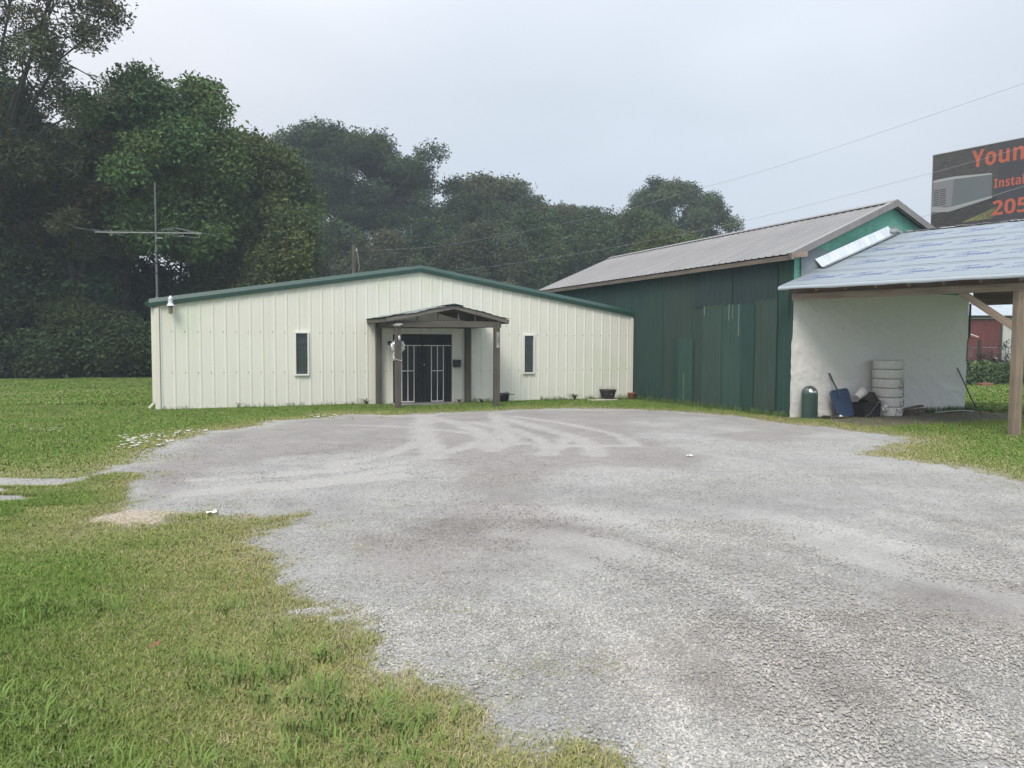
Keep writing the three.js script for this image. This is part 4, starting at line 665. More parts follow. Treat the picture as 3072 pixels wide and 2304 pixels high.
// ------------------------------------------------------------------ beyond the carport: red shed, fence, billboard, power line
{
  const b = thing('red_metal_building', 'long red ribbed metal building with white door bay and pale roof', 'building', { pos: [26.5, 0, -48], turn: -0.02 });
  const red = k => sheetM([[0.24, 0.058, 0.052], [0.22, 0.055, 0.05], [0.25, 0.062, 0.055]][k % 3], k % 2);
  for (let k = 0; k < 5; k++) part('wall_sheet', ribbed(k * 0.95 + 0.002, k * 0.95 + 0.948, 0.1, 3.5, { pitch: 0.19, h: 0.025, base: 0.06, top: 0.03 }), red(k), b);
  for (let k = 0; k < 3; k++) part('door_sheet', ribbed(4.85 + k * 0.95, 5.79 + k * 0.95, 0.1, 3.5, { pitch: 0.19, h: 0.025, base: 0.06, top: 0.03 }), mat([0.6, 0.62, 0.6], 0.6, { map: rep(streakTex[k % 2], 0.5, 0.3) }), b);
  for (let k = 0; k < 4; k++) part('wall_sheet', ribbed(7.75 + k * 0.95, 8.69 + k * 0.95, 0.1, 3.5, { pitch: 0.19, h: 0.025, base: 0.06, top: 0.03 }), red(k + 1), b);
  part('jamb_trim', box(0.13, 3.4, 0.06, 4.79, 1.8, 0.03), mat([0.05, 0.045, 0.045], 0.7), b);
  part('eave_trim', box(11.9, 0.16, 0.12, 5.75, 3.6, 0.12), mat([0.05, 0.055, 0.06], 0.6), b); part('soffit', box(11.8, 0.06, 0.3, 5.75, 3.5, 0.0), mat([0.3, 0.31, 0.32], 0.7), b);
  part('base_sill', box(11.6, 0.16, 0.06, 5.75, 0.06, 0.02), mat([0.2, 0.19, 0.18], 0.9), b);
  for (let k = 0; k < 12; k++) part('roof_sheet', ribbed(k * 0.98 - 0.05, k * 0.98 + 0.928, 0, 6, { pitch: 0.245, h: 0.022, base: 0.06, top: 0.022 }).rotateX(-Math.PI / 2 + 0.32).translate(0, 3.66, 0.3), mat([0.5, 0.55, 0.6], 0.4, { metalness: 0.3, map: rep(streakTex[k % 2], 0.4, 0.2) }), b);
  part('back_wall', box(11.6, 3.5, 0.1, 5.75, 1.8, -7.06), red(0), b); part('side_wall', box(0.1, 3.5, 7, -0.02, 1.8, -3.5), red(0), b); part('side_wall', box(0.1, 3.5, 7, 11.55, 1.8, -3.5), red(1), b);
  part('broken_skirt', merge([lump(0.18, 2, 0.5, 1).scale(2.4, 0.35, 0.4).translate(4.2, 0.42, 0.3), lump(0.14, 3, 0.5, 1).scale(2.2, 0.4, 0.4).translate(5.2, 0.36, 0.3), lump(0.1, 4, 0.5, 1).translate(4.4, 0.9, 0.2)]), mat([0.6, 0.6, 0.56], 0.7), b);
  const s = thing('garden_shed', 'small red shed with white trimmed roof before red metal building', 'shed', { pos: [26.0, 0, -44.6], turn: -0.05 });
  part('wall', ribbed(-0.6, 1.45, 0.05, 2.26, { pitch: 0.2, h: 0.015, base: 0.04, top: 0.02 }), red(2), s); part('side_wall', box(0.06, 2.2, 1.8, -0.57, 1.12, -0.92), red(1), s); part('side_wall', box(0.06, 2.2, 1.8, 1.42, 1.12, -0.92), red(1), s);
  const pr = [[-0.8, 2.24], [1.66, 2.24], [0.85, 2.56], [0.0, 2.56]]; part('roof', new THREE.ExtrudeGeometry(new THREE.Shape(pr.map(p => new THREE.Vector2(...p))), { depth: 1.9, bevelEnabled: false }).translate(0, 0, -1.85), mat([0.33, 0.09, 0.075], 0.6), s);
  part('roof_trim', timber([0.84, 2.575, 0.07], [1.7, 2.245, 0.07], 0.05, 0.05), whiteM, s);
}
{
  const f = thing('chain_link_fence', 'grey chain-link fence with top rail behind the lawn', 'fence', { pos: [20, 0, -36], turn: 0.02 });
  const gm = mat([0.2, 0.21, 0.21], 0.5, { metalness: 0.5 });
  part('top_rail', timber([-3, 1.62, 0], [9, 1.62, 0], 0.05, 0.05, 0, 0.02), gm, f);
  for (const x of [-2.6, 2.13, 5.1, 8.2]) part('post', cyl(0.035, 0.035, 1.66, x, 0.82, 0, 8), gm, f);
  part('brace', timber([1.6, 2.05, 0.02], [2.13, 1.6, 0.02], 0.04, 0.04, 0, 0.01), gm, f);
  part('timber_post', timber([2.45, 0, 0.12], [2.45, 2.0, 0.12], 0.13, 0.13), wood([0.09, 0.085, 0.075]), f);
  const w = []; for (let x = -3; x < 9; x += 0.16) for (const d of [1, -1]) w.push(box(0.005, 2.2, 0.005, 0, 0, 0).rotateZ(d * Math.PI / 4).translate(x, 0.8, 0)); const m = part('chain_link_mesh', merge(w), gm, f); m.userData.kind = 'stuff';
}
single('clay_block', rbox(0.5, 0.16, 0.3, 0, 0.08, 0, 0.01), mat([0.3, 0.14, 0.09], 0.9, { map: rep(mottle, 2) }), 'loose terracotta block at edge of weeds by fence', 'block', { pos: [19.75, 0.0, -31.1], turn: 0.1 });
{ // roadside billboard, seen at its left end
  const ba = Math.PI / 2 - THREE.MathUtils.degToRad(35.5);
  const W = 7.6, H = 3.17, cv = document.createElement('canvas'); cv.width = 2048; cv.height = 856; const g = cv.getContext('2d'), k = 2048 / W, X = s => (s + 0.04) * k, Y = y => (10.23 - y) * k;
  g.fillStyle = '#3d3d42'; g.fillRect(0, 0, 2048, 856); const r = seeded(77);
  for (let y = 0; y < 856; y += 11) { let x = -r() * 40; while (x < X(2.6)) { const w = 24 + r() * 22, v = 50 + r() * 26 | 0; g.fillStyle = `rgb(${v + 4},${v + 2},${v})`; g.fillRect(x, y + 1, w, 9); x += w + 2; } }
  g.fillStyle = '#3b3b42'; g.fillRect(X(2.62), Y(9.3), 2048, 856);
  // unit cabinet
  const poly = (c, p) => { g.fillStyle = c; g.beginPath(); p.forEach(([s, y], i) => i ? g.lineTo(X(s), Y(y)) : g.moveTo(X(s), Y(y))); g.closePath(); g.fill(); };
  poly('#2b2b2e', [[-0.04, 7.75], [2.6, 8.0], [2.6, 7.04], [-0.04, 7.04]]);
  for (let i = 0; i < 1400; i++) { const v = 40 + r() * 50 | 0; g.fillStyle = `rgb(${v + 6},${v + 2},${v})`; g.fillRect(X(r() * 2.6), Y(7.06 + r() * 0.75), 3 + r() * 9, 2 + r() * 4); }
  for (let i = 0; i < 900; i++) { const t = r(), s = 1.3 + t * 1.25; g.fillStyle = `rgb(${90 + r() * 50 | 0},${92 + r() * 50 | 0},${55 + r() * 30 | 0})`; g.fillRect(X(s), Y(7.1 + r() * 0.46 * t), 2 + r() * 4, 4 + r() * 9); }
  poly('#77787c', [[0, 9.0], [0.88, 9.0], [0.85, 7.83], [-0.03, 7.93]]); poly('#5f666b', [[0.88, 9.0], [2.4, 8.95], [2.41, 8.05], [0.8, 7.83]]);
  poly('#9a9ca0', [[0, 9.09], [0.3, 9.12], [0.9, 9.13], [2.37, 9.01], [2.42, 8.95], [0.89, 9.01], [0, 9.0]]); poly('#8f9194', [[-0.03, 7.94], [0.6, 7.83], [0.82, 7.83], [2.42, 8.05], [2.44, 7.96], [0.68, 7.61], [-0.03, 7.7]]);
  for (let i = 0; i < 9; i++) { const y = 8.66 - i * 0.083; poly('#3a3b3f', [[0.03, y], [0.27, y], [0.27, y - 0.04], [0.03, y - 0.04]]); poly('#3a3b3f', [[0.3, y], [0.56, y], [0.56, y - 0.04], [0.3, y - 0.04]]); }
  const txt = (s, x, y, cap, w) => { g.fillStyle = '#b0563f'; g.font = `bold ${cap * k / 0.72}px sans-serif`; g.textBaseline = 'alphabetic'; const m = g.measureText(s).width; g.save(); g.translate(X(x), Y(y)); g.scale(w * k / m, 1); g.fillText(s, 0, 0); g.restore(); };
  txt('Youn', 1.58, 9.37, 0.72, 2.05); txt('Instal', 2.48, 8.36, 0.38, 1.16); txt('205', 2.42, 7.21, 0.61, 1.4);
  const tx = new THREE.CanvasTexture(cv); tx.colorSpace = THREE.SRGBColorSpace;
  const b = thing('billboard', 'large dark roadside billboard with orange lettering behind carport roof', 'billboard', { pos: [18.928, 0, -34], turn: -ba });
  part('printed_face', new THREE.PlaneGeometry(W, H).translate(W / 2 - 0.04, 8.645, 0.062), mat([1, 1, 1], 0.7, { map: tx }), b); part('panel', box(W, H, 0.12, W / 2 - 0.04, 8.645, 0), mat([0.25, 0.25, 0.26], 0.7), b);
  part('edge_trim', merge([box(W + 0.04, 0.03, 0.14, W / 2 - 0.04, 10.245, 0), box(0.03, H, 0.14, -0.056, 8.645, 0)]), mat([0.5, 0.5, 0.52], 0.6), b);
  part('apron', box(W, 0.24, 0.16, W / 2 - 0.04, 6.93, 0.02), mat([0.045, 0.045, 0.05], 0.8), b);
  for (const x of [4.4, 6.9]) part('support_post', box(0.3, 8.5, 0.3, x, 4.2, -0.3), mat([0.1, 0.09, 0.08], 0.8), b);
}
{
  const pole = (pos, h, label, side) => { const p = thing('utility_pole', label, 'utility pole', { pos, group: undefined }); part('pole', taperTube([[0, 0, 0], [0.02, h / 2, 0], [0, h, 0]], 0.16, 0.11, 10), wood([0.17, 0.15, 0.13]), p); part('insulator', merge([cyl(0.05, 0.05, 0.12, side * 0.2, h - 0.36, 0), cyl(0.035, 0.035, 0.1, side * 0.2, h - 0.28, 0), box(0.24, 0.04, 0.04, side * 0.1, h - 0.4, 0)]), mat([0.5, 0.5, 0.48], 0.4), p); part('drop_cable', tube([[side * 0.2, h - 0.4, 0], [side * 0.36, h - 1.4, 0], [side * 0.3, h - 1.9, 0], [side * 0.5, h - 2.2, 0], [side * 0.2, h - 2.4, 0]], 0.02, 5, 30), mat([0.35, 0.36, 0.36], 0.6), p); };
  pole([-10.15, 0, -48], 8.0, 'short weathered utility pole behind the cream building', 1); pole([19.1, 0, -15.4], 10.4, 'utility pole standing right of the carport', -1);
  const wm = mat([0.28, 0.29, 0.3], 0.6);
  const wire = (pts, r, label) => single('power_line', tube(pts, r, 5, 80), wm, label, 'cable', { group: 'overhead cables' });
  wire([[-9.95, 7.61, -48], [-4.4, 7.09, -41.82], [4.26, 7.3, -32.15], [6.92, 7.63, -29.15], [8.99, 7.89, -26.82], [14.08, 8.92, -21], [18.9, 10.05, -15.4]], 0.0048, 'upper overhead cable running from behind cream building across the sky');
  wire([[-9.95, 5.54, -48], [-2.89, 5.65, -40.6], [2.51, 5.82, -34.97], [8.24, 6.3, -28.97], [12.66, 7.02, -24.31], [14.83, 7.46, -22], [18.9, 8.5, -15.4]], 0.0048, 'lower overhead cable passing over the grey barn roof');
  wire([[9.245, 4.7, -21.1], [11.3, 5.22, -20.0], [13.3, 5.85, -18.9], [18.9, 7.9, -15.4]], 0.0048, 'short overhead cable from barn roof past the billboard');
}

// ------------------------------------------------------------------ trees and shrubs
function leafCluster(n, leaf, aspect, droop, seed) {
  const q = seeded(seed), P = [], N = []; const v = V3(), a = V3(), b = V3(), c = V3(), nn = V3();
  for (let i = 0; i < n; i++) {
    v.set(q() * 2 - 1, q() * 2 - 1, q() * 2 - 1).normalize().multiplyScalar(Math.cbrt(q())); v.y *= 0.75;
    a.set(q() * 2 - 1, (q() * 2 - 1) * 0.7 - droop, q() * 2 - 1).normalize(); b.set(q() * 2 - 1, q() * 2 - 1, q() * 2 - 1).cross(a).normalize();
    const L = leaf * (0.7 + 0.6 * q()), w = L * aspect; nn.crossVectors(a, b).normalize(); c.copy(nn).multiplyScalar(w * 0.25);
    const p0 = v, p1 = v.clone().addScaledVector(a, L * 0.5).addScaledVector(b, w / 2).add(c), p2 = v.clone().addScaledVector(a, L), p3 = v.clone().addScaledVector(a, L * 0.5).addScaledVector(b, -w / 2).add(c);
    for (const p of [p0, p1, p2, p0, p2, p3]) P.push(p.x, p.y, p.z);
  }
  const g = new THREE.BufferGeometry(); g.setAttribute('position', new THREE.Float32BufferAttribute(P, 3)); g.computeVertexNormals(); return g;
}
const broad = [leafCluster(42, 0.32, 0.62, 0.3, 3), leafCluster(42, 0.3, 0.6, 0.3, 4)], fine = [leafCluster(46, 0.36, 0.4, -0.2, 5), leafCluster(46, 0.34, 0.42, -0.2, 6)];
const leafM = new THREE.MeshStandardMaterial({ roughness: 1, side: THREE.DoubleSide });
const barkM = mat([0.075, 0.065, 0.055], 0.95, { map: rep(woodTex, 0.6, 0.3) });
const m4 = new THREE.Matrix4(), qt = new THREE.Quaternion(), eu = new THREE.Euler();
function foliage(parent, name, lobes, count, size, geo, tint, q) {   // lobes [x, y, z, rx, ry, rz]
  const wsum = lobes.reduce((s, l) => s + Math.pow(l[3] * l[4] * l[5], 0.72), 0), L = [];
  for (const l of lobes) {
    const n = Math.round(count * Math.pow(l[3] * l[4] * l[5], 0.72) / wsum), shade = 0.7 + 0.6 * q(), hue = q() - 0.5;
    for (let i = 0; i < n; i++) {
      let x, y, z; do { x = q() * 2 - 1; y = q() * 2 - 1; z = q() * 2 - 1; } while (x * x + y * y + z * z > 1);
      const d = Math.sqrt(x * x + y * y + z * z) || 1, r = 0.62 + 0.38 * Math.sqrt(q()) + (q() < 0.12 ? 0.25 * q() : 0); x *= r / d; y *= r / d; z *= r / d;
      L.push([l[0] + x * l[3], l[1] + y * l[4], l[2] + z * l[5], shade, hue]);
    }
  }
  const im = new THREE.InstancedMesh(geo[Math.floor(q() * geo.length)], leafM, L.length); im.name = name; im.castShadow = im.receiveShadow = true; im.userData.kind = 'stuff'; const c = new THREE.Color();
  L.forEach(([x, y, z, sh, hue], i) => { const s = size * (0.5 + 0.95 * q()); eu.set((q() - 0.5) * 1.4, q() * 6.283, (q() - 0.5) * 1.4); m4.compose(V3(x, y, z), qt.setFromEuler(eu), V3(s, s, s)); im.setMatrixAt(i, m4); const k = sh * (0.88 + 0.24 * q()), w = q() * 0.12 + hue * 0.3; c.setRGB(tint[0] * k * (1 + w), tint[1] * k, tint[2] * k * (1 - w * 0.6)); im.setColorAt(i, c); });
  parent.add(im);
}
// crown given as ellipsoid; broken into lobes carried by a few main boughs
function tree(name, label, o) {
  const q = seeded(o.seed), t = thing(name, label, 'tree', { pos: [o.x, 0, o.z], group: o.group });
  const [cx, cy, rx, ry] = o.crown, rz = o.rz ?? rx * 0.8, limbs = [], lobes = []; const n = o.lobes ?? 14, low = o.low ?? -0.75, fork = o.fork ?? Math.max(1.2, cy - ry * 0.75), lx = o.lean ?? cx * 0.5;
  const r0 = o.r ?? 0.16 + ry * 0.022;
  limbs.push(taperTube([[0, -0.1, 0], [lx * 0.3, fork * 0.5, 0.1], [lx, fork, 0]], r0 * 1.3, r0 * 0.85, 9, 8));
  for (let i = 0; i < n; i++) {
    const a = (i + q() * 0.7) * 2.39996, out = q() < 0.25, yy = low + (0.88 - low) * ((i + 0.5) / n) * (out ? 1.08 : 1), rad = Math.sqrt(Math.max(0.06, 1 - Math.min(1, yy * yy))) * (out ? 0.8 + 0.35 * q() : 0.35 + 0.45 * q()), s = (o.lobeSize ?? 0.36) * (out ? 0.45 + 0.25 * q() : 0.7 + 0.6 * q());
    lobes.push([cx + Math.cos(a) * rx * rad, cy + yy * ry * 0.82, Math.sin(a) * rz * rad, rx * s, ry * s * 0.8, rz * s]);
  }
  lobes.push(...(o.extra ?? []));
  const mains = []; for (let k = 0; k < 5; k++) { const a = k * 1.257 + q() * 0.6, e = V3(cx + Math.cos(a) * rx * 0.42, cy + (q() - 0.3) * ry * 0.6, Math.sin(a) * rz * 0.42), m = V3(mixn(lx, e.x, 0.4) + (q() - 0.5) * 0.5, mixn(fork, e.y, 0.5), e.z * 0.35), c = new THREE.CatmullRomCurve3([V3(lx, fork - 0.4, 0), m, e]); mains.push(c); limbs.push(taperTube([V3(lx, fork - 0.4, 0), m, e], r0 * 0.55, 0.04, 7, 9)); }
  for (const l of lobes) {
    let best = null, bd = 1e9; for (const c of mains) for (const f of [0.35, 0.55, 0.75, 0.95]) { const p = c.getPointAt(f), d = p.distanceTo(V3(l[0], l[1] - 0.8, l[2])); if (d < bd) { bd = d; best = [p, f]; } }
    const [p, f] = best, e = V3(l[0], l[1], l[2]), m = p.clone().lerp(e, 0.5).add(V3((q() - 0.5) * 0.6, 0.3 * q(), (q() - 0.5) * 0.6)), rb = r0 * (0.32 - 0.2 * f); limbs.push(taperTube([p, m, e], rb, 0.016, 5, 6));
    for (let k = 0; k < (o.twigs ?? 2); k++) limbs.push(taperTube([m, m.clone().lerp(e, 0.6).add(V3((q() - 0.5) * l[3], q() * 0.3, (q() - 0.5) * l[5])), e.clone().add(V3((q() - 0.5) * l[3] * 1.7, (q() - 0.2) * l[4] * 1.2, (q() - 0.5) * l[5] * 1.7))], rb * 0.5, 0.008, 4, 5));
  }
  for (const p of o.bough ?? []) limbs.push(taperTube(p.pts, p.r, p.r * 0.3, 7, 12));
  part('trunk', merge(limbs), barkM, t);
  foliage(t, 'crown', lobes, o.n, o.size ?? 0.62, o.fine ? fine : broad, o.tint, q);
  return t;
}
const G1 = [0.056, 0.098, 0.034], G2 = [0.076, 0.118, 0.038], G3 = [0.047, 0.082, 0.036], G4 = [0.078, 0.118, 0.038], G5 = [0.07, 0.09, 0.045], G6 = [0.074, 0.138, 0.042];
const edge = 'trees of the wood edge';
tree('tall_tree', 'tall airy tree with leaning trunks and gaps of sky at wood edge', { x: -23.6, z: -33, seed: 11, crown: [2.0, 15.0, 5.2, 7.2], lean: 0.6, fork: 6.5, lobes: 44, lobeSize: 0.15, n: 820, size: 0.5, tint: G5, twigs: 3, r: 0.26, group: edge, fine: true, low: -0.95,
  bough: [{ pts: [[0.2, 5, 0], [1.4, 9, 0.2], [2.6, 13, 0.3], [4.2, 18, 0]], r: 0.15 }, { pts: [[0.9, 8, 0], [3.2, 10.6, 0.4], [5.4, 11.6, 0.6]], r: 0.08 }] });
tree('maple_tree', 'big dense bright green tree with straight trunk behind the aerial', { x: -19.8, z: -38, seed: 12, crown: [2.1, 10.2, 5.0, 5.0], lean: 0.3, fork: 6, lobes: 34, lobeSize: 0.29, n: 3600, size: 0.56, tint: G6, low: -0.85, group: edge, r: 0.26 });
tree('brownish_tree', 'thin brownish-green tree with open branches between two taller trees', { x: -21.8, z: -36, seed: 13, crown: [1.3, 8.4, 3.2, 3.6], lean: 0.8, fork: 4, lobes: 20, lobeSize: 0.27, n: 1100, size: 0.46, tint: [0.075, 0.08, 0.04], group: edge, fine: true, bough: [{ pts: [[-1.5, 3.5, 0], [-0.2, 6.5, 0.2], [1.0, 7.6, 0.3], [2.6, 7.9, 0.2]], r: 0.1 }] });
tree('dark_tree', 'low dark tree filling the left end of the wood edge', { x: -24.5, z: -37, seed: 14, crown: [0.8, 6.2, 4.4, 4.8], lobes: 24, n: 2300, size: 0.62, tint: G3, group: edge, low: -0.9 });
tree('slender_tree', 'dark slender-trunked tree standing right behind the aerial mast', { x: -18.4, z: -41, seed: 15, crown: [0.9, 6.6, 4.2, 5.2], lobes: 24, n: 2300, size: 0.62, tint: G1, group: edge, low: -0.9 });
tree('hickory_tree', 'round green tree left of the cream gable, partly before the big dome-shaped tree', { x: -14.8, z: -42, seed: 16, crown: [0.4, 8.3, 3.6, 5.0], lobes: 26, lobeSize: 0.32, n: 2700, size: 0.56, tint: G2, group: edge, low: -0.9 });
tree('drooping_tree', 'yellow-green drooping tree above the left roof slope of the cream building', { x: -12.3, z: -40, seed: 17, crown: [-0.1, 5.2, 2.6, 4.2], lobes: 20, n: 1700, size: 0.5, tint: G4, group: edge, low: -0.95 });
tree('willow_oak', 'very wide dome-shaped dark tree with visible fanning limbs above the gable', { x: -14.04, z: -78.30, seed: 18, crown: [-4.6, 17.4, 12.4, 7.0], rz: 7.425, fork: 9.720, lean: 0.540, lobes: 60, lobeSize: 0.2, n: 5600, size: 0.759, tint: G3, low: -0.55, twigs: 3, group: edge, fine: true, r: 0.405,
  extra: [[-11.07, 12.38, 0.68, 3.24, 2.97, 2.97], [-9.72, 8.87, 0.68, 3.51, 3.51, 2.97], [-6.21, 9.41, 1.35, 2.97, 2.70, 2.70], [4.59, 12.92, 0.00, 3.51, 3.24, 2.97], [5.67, 9.41, 0.00, 3.51, 3.24, 2.97]] });
tree('ash_tree', 'hazy tree with pale forked limbs and sky gaps right of the gable peak', { x: -2.16, z: -81.00, seed: 19, crown: [0.27, 14.27, 6.75, 5.67], fork: 8.775, lobes: 30, lobeSize: 0.25, n: 2300, size: 0.759, tint: G5, low: -0.6, group: edge, fine: true, twigs: 3, r: 0.297, extra: [[-5.13, 10.49, 0.00, 2.97, 3.51, 2.70], [4.86, 10.76, 0.00, 2.97, 3.51, 2.70]] });
tree('hedgerow_tree', 'even-topped hazy tree in the wood edge left of the barn ridge', { x: 6.75, z: -83.70, seed: 20, crown: [0.00, 11.30, 8.10, 5.40], lobes: 28, n: 3000, size: 0.690, tint: G1, low: -0.9, group: edge });
tree('round_tree', 'round feathery hazy tree rising above the grey barn roof', { x: 17.55, z: -83.70, seed: 21, crown: [0.14, 15.08, 6.35, 5.27], lobes: 34, lobeSize: 0.24, n: 2300, size: 0.736, tint: [0.062, 0.1, 0.05], low: -0.8, group: edge, fine: true, fork: 10.125, twigs: 3, r: 0.324 });
tree('pale_tree', 'lighter yellow-green low tree just over the far barn ridge', { x: 11.6, z: -54, seed: 22, crown: [-0.3, 6.4, 3.4, 3.4], lobes: 16, n: 1500, size: 0.56, tint: G4, low: -0.9, group: edge });
tree('corner_tree', 'dark tree at far left end, mostly behind the airy tall tree', { x: -30.5, z: -39, seed: 23, crown: [1.5, 9, 4.8, 6.2], lobes: 24, n: 2500, size: 0.64, tint: G3, low: -0.9, group: edge });
for (const [x, z, h, r, tint, label] of [[-4.7, -76, 17.4, 5.4, G3, 'tall hazy tree joining the dome-shaped tree and the pale-limbed tree'], [3.2, -77, 17.2, 5.2, G5, 'tall hazy tree just right of the pale-limbed tree'], [7.6, -75, 15.4, 5.2, G1, 'hazy tree filling the skyline left of the round feathery tree'], [-19.5, -70, 15.0, 5.4, G1, 'tall dark tree half hidden behind the left flank of the dome-shaped tree']])
  tree('background_tree', label, { x, z, seed: Math.round(700 + x * 3), crown: [0, h * 0.56, r, h * 0.43], lobes: 34, lobeSize: 0.28, n: 2500, size: 0.72, tint, low: -0.9, group: edge, r: 0.26 });
{ let i = 0; for (const [x, z, r, h, tint] of [[-16.4, -50, 3.6, 9.0, G1], [-12.9, -54, 3.6, 9.2, G3], [-9.3, -53, 3.4, 8.6, G5], [-5.7, -54, 3.6, 9.2, G3], [-2.1, -53, 3.5, 9.2, G5], [1.5, -55, 3.6, 10.2, G1], [5.2, -56, 3.8, 10.8, G3], [8.8, -57, 3.7, 10.8, G1], [12.4, -57, 3.4, 9.4, G5], [15.2, -58, 3.2, 8.2, G3]])
  tree('understory_tree', 'bushy hazy understory tree between the taller trees behind the buildings', { x: x * 1.3, z: z * 1.3, seed: 600 + i++, crown: [0, h * 0.74, r * 1.35, h * 0.7], lobes: 30, lobeSize: 0.3, n: 1900, size: 0.68, tint, low: -0.95, group: 'understory trees behind the buildings', fork: 1.8, r: 0.14 }); }
// undergrowth: shrubs one can tell apart along the lawn
const shrub = (x, z, rx, h, n, tint, seed, label, group = 'shrubs along the wood edge') => {
  const q = seeded(seed), t = thing('shrub', label, 'shrub', { pos: [x, 0, z], group }), lobes = [], st = [];
  for (let i = 0; i < 9; i++) { const a = q() * 6.28, f = q(); lobes.push([Math.cos(a) * rx * 0.55, h * (0.16 + 0.62 * f), Math.sin(a) * rx * 0.45, rx * (0.5 - 0.15 * f), h * 0.26, rx * 0.42]); if (i < 5) st.push(taperTube([[0.1 * i, -0.1, 0], [Math.cos(a) * rx * 0.25, h * 0.3, 0.1], lobes[i].slice(0, 3)], 0.05, 0.012, 5, 6)); }
  part('stem', merge(st), barkM, t); foliage(t, 'leaves', lobes, n, 0.46, broad, tint, q);
};
const L1 = 'dense dark green shrub at foot of wood edge left of cream building';
{ const q = seeded(200); let i = 0; for (const [x, z, r, h] of [[-28, -35, 2.6, 4.2], [-24.8, -34.6, 2.6, 4.9], [-22.2, -35.2, 2.3, 4.2], [-20.0, -35.6, 2.2, 3.4], [-17.9, -36, 2.2, 3.0], [-15.6, -36.6, 2.4, 2.9], [-26, -34.2, 1.8, 2.2], [-21.2, -34.6, 1.7, 2.0], [-18.8, -35.2, 1.6, 1.9], [-23.4, -34.1, 1.5, 1.7]]) shrub(x, z, r, h, 620, [[0.042, 0.075, 0.026], [0.036, 0.062, 0.028], [0.05, 0.08, 0.028], [0.04, 0.07, 0.025]][i % 4], 300 + i++, L1);
}
{ const q = seeded(55), t = thing('distant_woodland', 'far dense woodland closing the view behind the nearer trees', 'woodland', { kind: 'stuff' }), lobes = []; for (let x = -60; x < 26; x += 3.2) lobes.push([x * 1.5, 4 + 2.4 * q(), -98 - 4 * q(), 4.8, 5.4, 3.4]); foliage(t, 'foliage', lobes, 7000, 1.05, broad, G3, q); }
{ // weeds and vine at the right-hand fence
  let i = 0; for (const [x, z, r, h] of [[18.6, -32.6, 1.1, 0.55], [20.2, -33.2, 1.3, 0.6], [21.9, -33.8, 1.3, 0.7], [23.6, -34.4, 1.3, 0.75], [25.3, -35.1, 1.4, 0.8], [17.0, -32.4, 1.1, 0.55]]) shrub(x, z, r, h, 300, G1, 500 + i++, 'knee-high weedy bush at foot of chain-link fence', 'weeds at the fence');
  const q = seeded(61), t = thing('fence_vine', 'leafy vine climbing chain-link fence before the white door bay', 'vine', { pos: [23.5, 0, -35.9] }), st = []; for (let k = 0; k < 8; k++) { const x = (q() - 0.5) * 2; st.push(taperTube([[x, 0.2, 0], [x + (q() - 0.5) * 0.5, 0.9, 0.05], [x + (q() - 0.5) * 0.9, 1.75, 0]], 0.014, 0.006, 5, 8)); } part('stem', merge(st), barkM, t);
  foliage(t, 'leaves', [[0.2, 1.0, 0, 1.2, 0.8, 0.2], [-0.8, 0.8, 0, 0.7, 0.5, 0.2]], 46, 0.26, broad, [0.03, 0.045, 0.025], q);
}

// ------------------------------------------------------------------ grass, gravel stones, weeds, litter
function tuft(n, h, w, spread, seed) {
  const q = seeded(seed), P = [], I = []; let o = 0;
  for (let i = 0; i < n; i++) {
    const a = q() * 6.283, r = spread * Math.sqrt(q()), bx = Math.cos(a) * r, bz = Math.sin(a) * r, d = q() * 6.283, L = h * (0.55 + 0.6 * q()), bend = L * (0.25 + 0.75 * q()), ww = w * (0.7 + 0.6 * q()), sx = Math.cos(d + 1.57) * ww / 2, sz = Math.sin(d + 1.57) * ww / 2, cx = Math.cos(d), cz = Math.sin(d);
    P.push(bx - sx, -0.01, bz - sz, bx + sx, -0.01, bz + sz, bx + cx * bend * 0.35 - sx * 0.8, L * 0.6, bz + cz * bend * 0.35 - sz * 0.8, bx + cx * bend * 0.35 + sx * 0.8, L * 0.6, bz + cz * bend * 0.35 + sz * 0.8, bx + cx * bend, L * (1 - 0.25 * bend / L), bz + cz * bend);
    I.push(o, o + 1, o + 3, o, o + 3, o + 2, o + 2, o + 3, o + 4); o += 5;
  }
  const g = new THREE.BufferGeometry(); g.setAttribute('position', new THREE.Float32BufferAttribute(P, 3)); g.setIndex(I); g.computeVertexNormals(); return g;
}
const grassM = new THREE.MeshStandardMaterial({ roughness: 0.95, side: THREE.DoubleSide });
const inCream = (x, z) => { const dx = x - creamPos[0], dz = z - creamPos[2], c = Math.cos(CA), s = Math.sin(CA), u = dx * c - dz * s, v = dx * s + dz * c; return u > -0.02 && u < 13.4 && v < 0.04 && v > -9 || (u > 5.85 && u < 7.6 && v < 0.62 && v > 0); };
const inBarn = (x, z) => { const dx = x - barnPos[0], dz = z - barnPos[2], c = Math.cos(BA), s = Math.sin(BA), u = dx * c - dz * s, v = dx * s + dz * c; return u > -0.05 && u < 6.1 && v < 0.06 && v > -12.9 ? 1 : (u > 0.2 && u < 5.9 && v >= 0.06 && v < 2.2) ? 2 : 0; };
